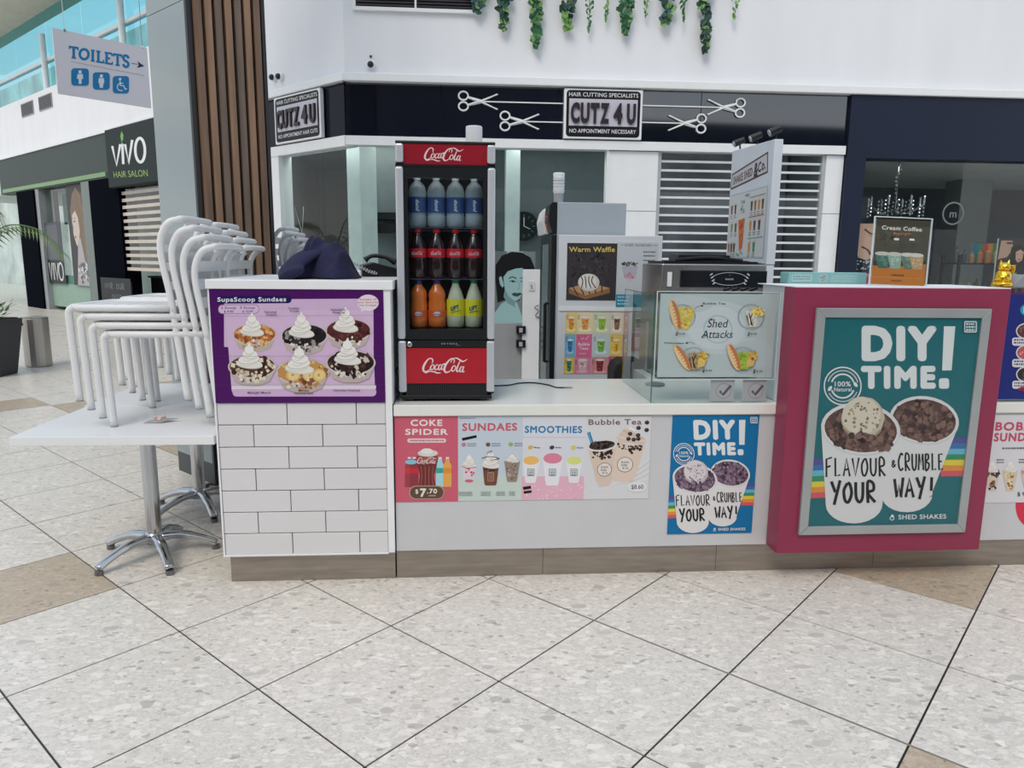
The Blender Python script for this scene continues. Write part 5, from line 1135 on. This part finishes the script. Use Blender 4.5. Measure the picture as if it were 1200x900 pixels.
def combo(x, y, r, cupc, fries, dark=False):
    for k in range(44):
        g_ = radians(k * 360 / 44); a.stroke([(x + r * cos(g_), y + r * .98 * sin(g_)), (x + (r - 9) * cos(g_ + .06), y + (r - 9) * .98 * sin(g_ + .06))], 3, (96, 104, 104))
    if cupc: a.poly([(x - 34, y - 40), (x + 40, y - 40), (x + 28, y + 60), (x - 20, y + 60)], cupc).crumbs(x + 2, y, 26, 46, [tuple(min(255, v + 20) for v in cupc), tuple(int(v * .88) for v in cupc)], 26, 9)
    if dark: a.stroke([(x - 10, y - 20), (x, y + 50)], 6, (60, 40, 40)).stroke([(x + 14, y - 30), (x - 4, y + 10), (x + 10, y + 54)], 6, (60, 40, 40), True).stroke([(x - 26, y - 10), (x - 14, y + 52)], 6, (70, 50, 46))
    if fries: a.poly([(x + 26, y - 34), (x + 84, y - 28), (x + 60, y + 40), (x + 20, y + 50)], (218, 186, 110)).crumbs(x + 54, y - 20, 32, 26, [(232, 200, 90), (206, 160, 60)], 30, 9)
def dog(x, y, l, ang):
    a.ell(x, y, 26, l, (222, 178, 120), ang).ell(x + 6, y - 2, 20, l * .93, (198, 120, 70), ang).ell(x - 8, y + 2, 15, l * .92, (232, 200, 150), ang)
    for k in range(7):
        t_ = (k - 3) * l * .22; a.stroke([(x + 10 - t_ * sin(ang), y + t_ * cos(ang)), (x - 8 - (t_ + 10) * sin(ang), y + (t_ + 10) * cos(ang))], 3, (120, 56, 40))
combo(285, 335, 76, (196, 196, 70), False); a.poly([(262, 280), (340, 276), (352, 320), (318, 410), (284, 412)], (214, 196, 84)).crumbs(306, 340, 36, 60, [(226, 150, 70), (200, 206, 90), (232, 210, 130)], 50, 12); dog(240, 326, 92, -.22)
combo(685, 335, 80, (214, 216, 200), False, True); a.crumbs(726, 304, 38, 24, [(232, 200, 70), (246, 222, 120)], 34, 11)
combo(345, 592, 78, (170, 150, 110), True, True); dog(276, 580, 86, -.5)
combo(632, 590, 78, (150, 186, 60), True); dog(578, 578, 86, -.35)
for x_, y_ in ((238, 446), (658, 446), (390, 668), (688, 672)): a.text('$', x_, y_, 22, TX, shear=.25, bold=.02).text('8.90', x_ + 22, y_ - 4, 11, TX, w=36, bold=.03)
mh = thing('acrylic_menu_holder', 'pale blue snack menu in a clear acrylic sleeve on the glass', 'sign', K @ T(1.203, .018, .955))
box('paper', (.014, .559, .003, .005, .010, .395), mat('paper_white', (225, 226, 226)), mh); a.build('print', mh, T(.014, .003, .010))
box('acrylic_sleeve', (0, .572, 0, .002, 0, .404), glass('acrylic', (.98, .99, .99), 1.0), mh)
MB().box(0, .572, -.001, .006, -.003, 0).box(0, .572, -.001, .006, .404, .407).box(-.003, 0, -.001, .006, -.003, .407).box(.572, .575, -.001, .006, -.003, .407).build('sleeve_edge', mat('acrylic_edge', (206, 214, 216), .2), mh)
for i, x in enumerate((1.475, 1.63)):
    a = Art(.115, .1, (0, 0), (115, 0), (0, 100), (115, 100)); a.full((170, 174, 178)).ell(64, 52, 38, 38, (150, 154, 158)).ell(64, 52, 33, 33, (172, 176, 180)).stroke([(46, 52), (62, 70), (98, 26)], 13, (88, 92, 98))
    poster('tick_sticker', ['grey tick sticker low on the glass, left one', 'grey tick sticker low on the glass, right one'][i], 'sticker', K, x, .027, .850, .115, .1, a, .001)

# light box menu on a post
lb = thing('menu_lightbox', 'slanted white hanging menu board seen from the side with three spotlights', 'sign', K @ T(2.238, 1.284, 0) @ RZ(radians(0)))
p_near, p_far = Vector((2.238, 1.284)), Vector((2.283, 2.123))
dv = (p_near - p_far); ang = math.atan2(dv.y, dv.x); LW = dv.length
lb.matrix_world = K @ T(p_far.x, p_far.y, 0) @ RZ(ang)
# local x runs from far edge to near edge; the face looks along -y
lbw = mat('lightbox_white', (206, 212, 220), .4, var=.02)
MB().prism([(0, 1.545), (.05, 1.52), (LW, 1.478), (LW, 2.24), (0, 2.285)], -.055, 0, Matrix.Rotation(pi / 2, 4, 'X')).build('board_box', lbw, lb, bevel=.004)
box('post', (LW - .06, LW + .0, .002, .05, 0, 1.475), lbw, lb)
MB().box(.05, LW - .06, .005, .045, 1.44, 1.5).build('bracket', black, lb)
a = Art(LW, .81, (565, 170), (790, 105), (525, 780), (745, 800), .001)
BR = (92, 62, 54)
fx = LW / 0.84
a = Art(LW, .76, (0, 0), (84, 0), (0, 76), (84, 76), .001)
a.poly([(3, 13), (74, 7), (76, 20), (2, 24)], BR).poly([(4.4, 14.2), (72.8, 8.2), (74.6, 19), (3.6, 22.8)], (206, 208, 214))
a.text('SHAKE SHED', 7.5, 21.2, 5.6, BR, w=40, bold=.05, rot=-.06).text('&', 50, 20.5, 9.5, (60, 46, 44), w=8, bold=.05).text('Co.', 58, 18.4, 6.6, BR, w=14, bold=.05, rot=-.08)
a.rect(2, 28, 78, 73, (196, 206, 208)).rect(3, 29, 77, 72, (218, 222, 222)).text('MENU', 36, 32, 2, (60, 60, 60), w=9, bold=.03)
random.seed(3)
dc = [(120, 180, 80), (226, 150, 70), (110, 80, 70), (120, 86, 74), (100, 70, 66), (150, 110, 90), (60, 150, 110), (200, 70, 60), (110, 130, 150), (200, 120, 130), (160, 120, 90)]
for y_, xs_ in ((35, (6, 14, 48, 55, 62, 69)), (48, (8, 17, 48, 56, 65)), (62, (4, 10, 16, 48, 57))):
    for x_ in xs_: a.poly([(x_, y_), (x_ + 4.6, y_), (x_ + 3.8, y_ + 7), (x_ + .8, y_ + 7)], random.choice(dc)).ell(x_ + 2.3, y_, 2.4, .9, (220, 214, 204)).scribble(x_, y_ + 8, 4.6, .6, (110, 110, 110), 2, 1.4)
for y_ in (33, 46, 60): a.stroke([(46, y_), (75, y_ - .3)], .5, (200, 60, 60) if y_ == 46 else (140, 160, 150))
a.poly([(25, 47), (38, 46), (36, 66), (30, 68)], (222, 110, 50)).crumbs(32, 54, 3.5, 7, [(240, 170, 60), (200, 60, 40)], 16, 1.6).crumbs(32, 38, 5, 5, [(120, 160, 120), (216, 224, 216)], 26, 1).crumbs(30, 70, 8, 2, [(120, 170, 120)], 12, .8)
a.build('menu_print', lb, T(0, -.0005, 1.49) @ Matrix.Rotation(0, 4, 'Y'), rough=.4)
for i, (x, s) in enumerate(((.10, .9), (.45, 1), (.80, 1.1))):
    z = 2.285 - .054 * x; r = MB().tube([(x, .027, z - .01), (x, .02, z + .05)], .006, 6).tube([(x, .05, z + .070), (x, -.02, z + .040)], [.021, .024], 14).build('spotlight', black, lb); MB().tube([(x, -.021, z + .0395), (x, -.024, z + .038)], .021, 14).build('lens', silver, r)

# things on top of the pink box
cc = thing('acrylic_sign_holder', 'dark coffee poster in a leaning acrylic holder on the pink box', 'sign', K @ T(2.222, .06, 1.3925) @ Matrix.Rotation(-.06, 4, 'X') @ Matrix.Rotation(.03, 4, 'Y'))
a = Art(.262, .30, (240, 490), (495, 485), (205, 870), (445, 870)); a.full((74, 70, 54)).poly([(200, 760), (280, 770), (470, 740), (470, 900), (190, 900)], (200, 122, 52)).crumbs(350, 600, 110, 60, [(84, 80, 60), (66, 62, 50)], 40, 16)
a.text('Cream Coffee', 264, 550, 24, (232, 232, 222), w=188, bold=.04, shear=.15).text('Range', 318, 578, 16, (200, 110, 60), w=80, bold=.02, rot=-.08)
for x_, c_ in ((262, (70, 116, 100)), (318, (150, 176, 160)), (380, (96, 120, 104)), (418, (176, 150, 112))): cup(a, x_, 690, 775, 34, 24, c_); a.ell(x_, 690, 34, 12, (206, 206, 190)).crumbs(x_, 730, 20, 30, [tuple(min(255, v + 30) for v in c_)], 10, 8)
for x_, y_ in ((330, 602), (402, 600)): a.rrect(x_ - 12, y_ - 6, x_ + 12, y_ + 6, 4, (230, 232, 220))
a.text('ORDER', 328, 818, 10, (70, 50, 36), w=60, align='c', bold=.02).text('NOW', 322, 852, 10, (70, 50, 36), w=46, align='c', bold=.02).stroke([(215, 828), (430, 828)], 2, (226, 160, 100))
box('paper', (.006, .268, .002, .004, .008, .308), mat('paper_white', (225, 226, 226)), cc); a.build('print', cc, T(.006, .002, .008))
box('acrylic_sleeve', (0, .274, -.001, .001, 0, .316), glass('acrylic', (.95, .97, .97)), cc); MB().box(0, .274, -.002, .006, .316, .320).box(.274, .278, -.002, .006, 0, .32).box(-.004, 0, -.002, .006, 0, .32).box(0, .274, -.002, .05, -.0, .004).build('sleeve_edge', mat('acrylic_edge', (206, 214, 216)), cc)
wp = thing('paper_pad', 'white paper pad standing behind the coffee poster', 'paper', K @ T(2.475, .14, 1.3925) @ Matrix.Rotation(-.03, 4, 'Y'))
box('sheets', (0, .065, 0, .03, 0, .25), mat('sheet_white', (222, 222, 224), .7), wp); a = Art(.065, .25, (0, 0), (65, 0), (0, 250), (65, 250)); a.scribble(14, 60, 36, 4, (160, 160, 164), 8, 16); a.build('print', wp)
tcb = thing('turquoise_box', 'flat turquoise card box on the pink counter top', 'box', K @ T(1.93, .28, 1.3925))
MB().box(0, .40, 0, .1, 0, .055).build('box_body', mat('turquoise_card', (126, 176, 176), .4), tcb, bevel=.003)
a = Art(.40, .055, (0, 0), (400, 0), (0, 55), (400, 55)); a.rrect(14, 10, 120, 46, 10, (176, 206, 206)).rrect(150, 6, 200, 50, 14, (170, 196, 196)).scribble(22, 18, 90, 6, (110, 150, 150), 2, 12).scribble(220, 14, 130, 7, (180, 210, 208), 3, 12).crumbs(176, 28, 18, 14, [(140, 170, 170)], 10, 6); a.build('print', tcb)
gold = mat('gold', (240, 190, 60), .22, 1, var=.12, scale=60, bump=.3)
ct_ = thing('lucky_cat', 'small gold waving cat figurine on the pink box edge', 'figurine', K @ T(2.875, .06, 1.3925))
MB().lathe([(.042, 0), (.045, .006), (.045, .016), (.038, .022)], 20).build('cushion', gold, ct_, smooth=True)
MB().lathe([(.030, .02), (.037, .032), (.036, .05), (.028, .068), (.02, .076)], 18).build('body', gold, ct_, smooth=True)
MB().ball((0, -.003, .09), (.028, .025, .023), 16, 10).build('head', gold, ct_, smooth=True)
for s_ in (-1, 1): MB().cyl((s_ * .017, 0, .104), (s_ * .021, 0, .124), .009, .001, 8).build('ear', gold, ct_)
MB().tube(spline([(.026, -.008, .05), (.036, -.012, .075), (.034, -.014, .10)], 4), [.008] * 8 + [.011], 8).build('raised_paw', gold, ct_, smooth=True)
MB().tube(spline([(-.026, -.01, .06), (-.03, -.026, .045), (-.02, -.034, .04)], 4), .008, 8).build('lowered_paw', gold, ct_, smooth=True)
MB().ball((0, -.034, .05), (.013, .005, .018), 10, 8).build('coin', mat('bright_gold', (250, 214, 110), .2, 1), ct_); mb = MB(); 
for s_ in (-1, 1): mb.ball((s_ * .010, -.026, .094), (.003, .003, .0022), 8, 5)
mb.ball((0, -.029, .087), (.003, .003, .002), 8, 5); mb.build('face', mat('brown_paint', (90, 40, 20), .5), ct_)
rc2 = thing('tray_corner', 'grey wedge-shaped stand at the right edge of the pink box', 'stand', K @ T(2.79, .03, 1.388))
MB().prism([(.10, 0), (.40, 0), (.40, .06), (.16, .06)], -.12, 0, Matrix.Rotation(pi / 2, 4, 'X')).build('stand_body', mat('grey_stand', (150, 154, 158), .4, .3), rc2, bevel=.004)
box('right_partition', (2.80, 3.9, .03, .06, .842, 1.386), glass('guard_glass'), F=K); tag(D.objects['right_partition'], 'glass screen behind the dark blue menu', 'screen')
# beauty shop contents
a = Art(.6, 1.1, (110, 515), (235, 515), (105, 860), (235, 860)); a.full((24, 32, 44)).poly([(118, 515), (240, 515), (240, 590), (200, 620), (150, 650), (128, 640), (118, 590)], (216, 170, 152)).stroke([(140, 535), (158, 552), (180, 545)], 6, (90, 60, 56), True).stroke([(135, 600), (152, 612), (160, 630)], 6, (80, 54, 50), True).ell(212, 578, 12, 8, (190, 90, 90), .5).stroke([(150, 556), (190, 575), (176, 590)], 4, (186, 136, 120), True).poly([(105, 515), (122, 515), (120, 640), (105, 640)], (40, 30, 30)).text('b', 200, 640, 16, (230, 230, 236), bold=.05)
a.crumbs(145, 668, 34, 20, [(200, 206, 214)], 20, 3).rect(105, 700, 235, 756, (206, 130, 140)).ell(165, 726, 46, 16, (180, 70, 90)).stroke([(120, 726), (165, 722), (210, 726)], 3, (110, 30, 50), True).rect(105, 762, 235, 812, (200, 120, 132)).ell(165, 786, 46, 14, (170, 60, 84)).stroke([(120, 786), (210, 786)], 3, (110, 30, 50)).rect(105, 815, 235, 860, (180, 184, 190))
poster('window_poster', 'beauty poster of closed eyes and lips inside the navy shop window', 'poster', K, 4.98, fv + .10, .85, .62, 1.06, a)
tb = thing('banner_stand', 'dark roller banner inside the beauty shop behind the coffee poster', 'banner', K @ T(5.62, 6.6, 0))
box('banner', (0, .8, 0, .02, .05, 2.0), mat('dark_banner', (34, 40, 48), .6, var=.2), tb); box('banner_base', (-.02, .82, -.08, .1, 0, .05), silver, tb)
sh2 = thing('product_shelf', 'dark metal shelf unit with rows of bottles in the beauty shop', 'shelf', K @ T(6.56, 5.6, 0))
for z in (.3, .75, 1.10, 1.48): box('shelf_board', (0, 1.3, 0, .35, z, z + .02), blackm, sh2)
for x in (0, 1.27): 
    for y in (0, .32): box('shelf_post', (x, x + .03, y, y + .03, 0, 1.6), blackm, sh2)
random.seed(11)
for z, n_ in ((1.50, 11), (1.12, 10), (.77, 8)):
    for k in range(n_):
        c_ = random.choice([(150, 140, 110), (90, 80, 60), (180, 180, 176), (70, 74, 84), (160, 120, 80), (120, 60, 60)])
        nm_ = {1.50: 'upper', 1.12: 'middle', .77: 'lower'}[z]
        h_ = random.uniform(.12, .22); o = MB().lathe([(.032, 0), (.032, h_ * .7), (.012, h_ * .8), (.012, h_)], 10).build('product_bottle', mat('product_%d_%d' % (c_[0], c_[1]), c_, .3), F=K @ T(6.62 + k * .105, 5.75, z))
        tag(o, '%s product bottle, number %s from the left on the %s beauty shelf' % ({150: 'khaki', 90: 'dark olive', 180: 'pale grey', 70: 'slate', 160: 'tan', 120: 'maroon'}[c_[0]], ['one', 'two', 'three', 'four', 'five', 'six', 'seven', 'eight', 'nine', 'ten', 'eleven'][k], nm_), 'bottle', 'product bottles on the %s beauty shelf' % nm_)
sw = [(40, 110, 150), (30, 130, 110), (190, 60, 50), (220, 120, 40), (60, 130, 70), (30, 100, 60)]
a = Art(.42, .26, (0, 0), (60, 0), (0, 30), (60, 30)); a.full((60, 60, 66))
for k, c_ in enumerate(sw): a.rect(k * 10, 1, k * 10 + 10, 29, c_)
poster('colour_chart', 'bright multi-coloured chart above the beauty shelf', 'chart', K, 6.93, 5.90, 1.50, .42, .26, a)
a = Art(.40, .58, (960, 600), (1085, 600), (960, 830), (1080, 830)); a.full((60, 46, 44)).poly([(970, 610), (1015, 610), (1022, 650), (1000, 690), (965, 700)], (190, 150, 130)).poly([(1030, 660), (1050, 646), (1070, 660), (1068, 700), (1045, 716), (1030, 700)], (206, 160, 140)).poly([(1015, 640), (1050, 630), (1082, 660), (1085, 760), (1020, 740), (1010, 690)], (30, 24, 26)).poly([(1034, 664), (1052, 652), (1066, 664), (1062, 704), (1046, 716), (1036, 700)], (206, 160, 140)).ell(1050, 700, 6, 3, (170, 60, 60)).stroke([(1038, 676), (1046, 674)], 2, (40, 30, 30)).stroke([(1055, 674), (1063, 676)], 2, (40, 30, 30)).ell(1005, 622, 14, 5, (60, 40, 40)).rect(960, 740, 1085, 830, (36, 28, 30)).scribble(985, 765, 60, 7, (210, 206, 206), 2, 12)
poster('portrait_poster', 'framed beauty portrait poster right of the bottle shelf', 'poster', K, 6.90, 5.4, 1.22, .40, .58, a, .02)

# ============================================================ JACKET, TELEPHONE, CABLES
cl = mat('navy_cloth', (30, 30, 62), .95, var=.15, scale=40)
N_, M_ = 40, 26; vs_ = []; fs_ = []
def gs(x, y, cx_, cy_, sx_, sy_, h): return h * math.exp(-((x - cx_) / sx_) ** 2 - ((y - cy_) / sy_) ** 2)
for j in range(M_ + 1):
    for i in range(N_ + 1):
        u, v = i / N_, j / M_; x = u * .34; y = v * .32
        inside = min(u, 1 - u, v, 1 - v)
        h = gs(u, v, .38, .42, .30, .45, .185) + gs(u, v, .78, .5, .25, .45, .10) + gs(u, v, .12, .35, .12, .3, .05)
        h *= min(1, (min(v, 1 - v) * 5)) ** .45 * min(1, min(u, 1 - u) * 6) ** .5
        h += .012 * sin(14 * u + 7 * v + 2 * sin(6 * v)) * min(1, inside * 8) + .007 * sin(31 * u - 16 * v) * min(1, inside * 8)
        sk = .03 * sin(5 * v) + .02 * sin(9 * u); edge = -.03 * sin(u * 11) * (v < .5) * (1 - v)
        vs_.append((x + sk * (1 - u), y + edge + .02 * sin(8 * u) * (1 - v), max(.002, h + .004)))
for j in range(M_):
    for i in range(N_): o = j * (N_ + 1) + i; fs_.append((o, o + 1, o + N_ + 2, o + N_ + 1))
jk = thing('folded_jacket', 'navy cloth jacket heaped on top of the brick tower', 'jacket', K @ T(-.50, .12, 1.40) @ RZ(.06))
ob = MB().add(vs_, fs_).build('jacket_cloth', cl, jk, smooth=True); sol = ob.modifiers.new('solid', 'SOLIDIFY'); sol.thickness = .008; sol.offset = -1; sb2 = ob.modifiers.new('sub', 'SUBSURF'); sb2.levels = 1; sb2.render_levels = 1
# hanging sleeve lying towards the front edge
sv = MB(); pr2 = spline([(.16, .14, .13), (.10, .06, .10), (.055, .0, .055), (.06, -.075, .022)], 6)
sv.tube(pr2, [.07 - .0006 * i for i in range(len(pr2))], 12, .34); so2 = sv.build('sleeve', cl, jk, smooth=True)
ph = thing('telephone', 'black desk telephone with coiled cord behind the jacket', 'telephone', K @ T(-.20, .60, 1.40) @ RZ(.2))
MB().prism([(0, 0), (.2, 0), (.2, .04), (.06, .075), (0, .06)], -.18, 0, Matrix.Rotation(pi / 2, 4, 'X')).build('phone_base', black, ph, bevel=.006)
MB().tube(spline([(.02, .05, .085), (.06, .05, .108), (.13, .05, .10), (.18, .05, .075)], 5), [.026, .024, .018, .016, .015, .015, .015, .015, .015, .015, .015, .018, .02, .024, .026, .026], 10, .7).build('handset', black, ph, smooth=True)
co = [(-.10 + .0022 * k + .0 * k, -.02 + .01 * sin(k * 1.1), .075 - .0006 * k + .008 * cos(k * 1.1) + .01 * sin(k * .07)) for k in range(80)]
MB().tube(co, .0028, 5).build('coiled_cord', mat('cord_grey', (170, 172, 176), .4), ph)
wl = tag(MB().box(0, .30, 0, .14, 0, .03).build('white_tray', WHITE, F=K @ T(-.40, .70, 1.40), bevel=.004), 'low white tray at the back of the tower top', 'tray')
cbm = mat('black_cable', (24, 24, 26), .5)
c1 = thing('power_cable', 'thin black cable lying across the worktop right of the cola fridge', 'cable', K)
MB().tube(spline([(.47, .48, .846), (.56, .50, .846), (.62, .56, .846), (.70, .57, .846), (.77, .50, .846), (.80, .43, .846), (.84, .42, .846)], 6), .0035, 6).build('cord', cbm, c1); MB().tube([(.84, .42, .847), (.885, .416, .847)], [.006, .004], 8, .6).build('plug_tip', mat('grey_tip', (110, 110, 110), .4), c1)
c2 = tag(MB().tube(spline([(.012, .25, 1.10), (-.0 + .016, .2, 1.0), (.008, .14, .98), (.018, .12, .93), (.006, .10, .90), (.02, .09, .885), (.008, .08, .86), (.02, .07, .848)], 5), .0025, 5).build('thin_cable', cbm, F=K), 'thin black cable bunched between tower and cola fridge', 'cable')

# ============================================================ TABLES AND CHAIRS
tabw = mat('table_white', (226, 227, 228), .3, var=.01)
def table(x, y, label, W_=.88, H_=.705):
    t = thing('cafe_table', label, 'table', K @ T(x, y, 0), 'white cafe tables beside the tower')
    MB().box(-W_ / 2, W_ / 2, -.349, .349, H_ - .040, H_).build('tabletop', tabw, t, bevel=.002)
    MB().cyl((0, 0, .10), (0, 0, H_ - .048), .036, n=24).build('pole', chrome, t, smooth=False)
    MB().box(-.12, .12, -.12, .12, H_ - .052, H_ - .040).build('mounting_plate', black, t)
    MB().lathe([(.05, .075), (.052, .10), (.042, .125), (.032, .135)], 24).build('hub', chrome, t, smooth=True)
    for k in range(5):
        a_ = radians(16 + 72 * k); c, s = cos(a_), sin(a_)
        lg_ = MB().tube(spline([(.03 * c, .03 * s, .10), (.12 * c, .12 * s, .098), (.22 * c, .22 * s, .066), (.285 * c, .285 * s, .032)], 5), [.032] * 3 + [.028] * 5 + [.024] * 8, 12, .75).build('leg', chrome, t, smooth=True)
        MB().lathe([(.018, 0), (.02, .004), (.018, .022)], 12, (.282 * c, .282 * s, 0)).build('glide', mat('glide_grey', (120, 122, 124), .3, .7), lg_)
    return t
table(-1.235, .35, 'front white cafe table against the brick tower, chairs stacked on it')
table(-1.255, 1.05, 'second white cafe table behind the front one, also carrying stacked chairs')
tabm = tag(box('table_latch', (-.02, .02, -.015, .015, 0, .012), black, F=K @ T(-1.52, .08, .664)), None, None); tabm.parent = [o for o in D.objects if o.name == 'cafe_table'][0]; tabm.matrix_local = T(-.30, -.27, .653); tabm.name = 'clip'
chm = mat('chair_white', (222, 222, 222), .35, var=.015)
def make_chair(M, label, group):
    t = thing('stacking_chair', label, 'chair', M, group)
    r = .0165; w = .2
    for s in (-1, 1):
        l1 = MB().tube(spline([(.245, s * .217, .004), (.252, s * .217, .2), (.258, s * .217, .38), (.255, s * .217, .42), (.235, s * .217, .436)], 4), r, 10).build('leg', chm, t, smooth=True)
        MB().cyl((.245, s * .217, 0), (.245, s * .217, .006), .017).build('glide', greyp, l1)
        l2 = MB().tube(spline([(-.245, s * .217, .004), (-.225, s * .217, .2), (-.201, s * .217, .455)], 4), [.0155] * 8 + [.014], 10).build('leg', chm, t, smooth=True)
        MB().cyl((-.245, s * .217, 0), (-.245, s * .217, .006), .017).build('glide', greyp, l2)
    rim = [(-.19, -.217, .434), (.0, -.217, .434), (.20, -.217, .434), (.235, -.21, .434), (.257, -.18, .434), (.257, .18, .434), (.235, .21, .434), (.20, .217, .434), (0, .217, .434), (-.19, .217, .434)]
    MB().tube(rim, r, 10).build('seat_frame', chm, t, smooth=True)
    MB().tube([(-.20, -.217, .430), (-.20, .217, .430)], .012, 8).build('rear_rail', chm, t, smooth=True)
    sm = MB().box(0, .052, -.205, .205, .434, .442).mesh('seat_slat', chm)
    for k in range(7):
        o = D.objects.new('seat_slat', sm); COL.objects.link(o); o.parent = t; o.location = (-.185 + k * .061, 0, 0)
    side = [(-.2055, .41), (-.192, .52), (-.178, .60), (-.168, .68), (-.170, .74), (-.188, .79), (-.215, .822)]
    pth = [(x, -.217, z) for x, z in side] + [(-.245, -.205, .832), (-.258, -.18, .838), (-.262, 0, .84), (-.258, .18, .838), (-.245, .205, .832)] + [(x, .217, z) for x, z in side[::-1]]
    MB().tube(spline(pth, 3), .0152, 10).build('back_frame', chm, t, smooth=True)
    def bx(z):
        for (xa, za), (xb, zb_) in zip(side, side[1:]):
            if za <= z <= zb_: return xa + (xb - xa) * (z - za) / (zb_ - za)
        return side[-1][0]
    for z0 in (.47, .555, .64, .722):
        z1 = z0 + .048; n = 6; vs = []
        for j in range(n + 1):
            y = -.212 + .424 * j / n; bo = -.004 * (1 - (y / .212) ** 2) - .004
            for q, zz in ((.004, z0), (.004, z1), (-.004, z1), (-.004, z0)): vs.append((bx(zz) + q + bo, y, zz))
        fs = [(4 * j + k, 4 * j + (k + 1) % 4, 4 * j + 4 + (k + 1) % 4, 4 * j + 4 + k) for j in range(n) for k in range(4)] + [(3, 2, 1, 0), (4 * n, 4 * n + 1, 4 * n + 2, 4 * n + 3)]
        MB().add(vs, fs).build('back_slat', chm, t)
    MB().tube([(bx(z) - .002, 0, z) for z in (.46, .52, .6, .68, .74, .79, .815)] , .011, 6, .4).build('back_rib', chm, t)
    return t
CP = [('second from the top', 'second'), ]
def stack(u, v, z, n, where, first=None, yaw=0, group=''):
    nm = {4: ['bottom', 'second from the bottom', 'third from the bottom', 'topmost'], 5: ['bottom', 'second from the bottom', 'middle', 'second from the top', 'topmost']}[n]
    for k in range(n):
        M = K @ T(u - .048 * k, v, z + .0405 * k) @ RZ(pi + yaw)
        lb2 = 'white slatted metal chair, %s of %s' % (nm[k], where)
        if first is None: first = make_chair(M, lb2, group)
        else: dup(first, M, lb2, group)
    return first
f0 = stack(-1.07, .417, .7055, 4, 'the front stack on the table', group='chairs stacked on the front cafe table')
stack(-1.118, 1.035, .7055, 4, 'the stack behind on the second table', f0, group='chairs stacked on the second cafe table')
stack(-1.04, 2.52, .7055, 5, 'the far stack behind the navy jacket', f0, group='chairs stacked on the far cafe table')
t3 = table(-1.10, 2.52, 'third white cafe table further back behind the brick tower')
# crumpled wrapper on the front table
random.seed(5)
wv = [(0, 0, .001), (.075, -.01, .002), (.16, .02, .014), (.09, .05, .002), (.02, .03, .008), (.08, .02, .02)]
wr = thing('crumpled_napkin', 'small crumpled wrapper lying on the front cafe table', 'wrapper', K @ T(-1.21, .26, .7055) @ RZ(.2))
MB().add(wv, [(0, 1, 5), (1, 2, 5), (2, 3, 5), (3, 4, 5), (4, 0, 5)]).build('foil', mat('foil_grey', (176, 178, 182), .3, .4), wr)
mb = MB()
for k in range(7): mb.ball((.07 + random.uniform(-.02, .02), .025 + random.uniform(-.015, .015), .012 + random.uniform(0, .012)), (.012, .009, .007), 6, 4)
mb.build('crumbs', mat('tissue', (214, 190, 184), .8), wr)
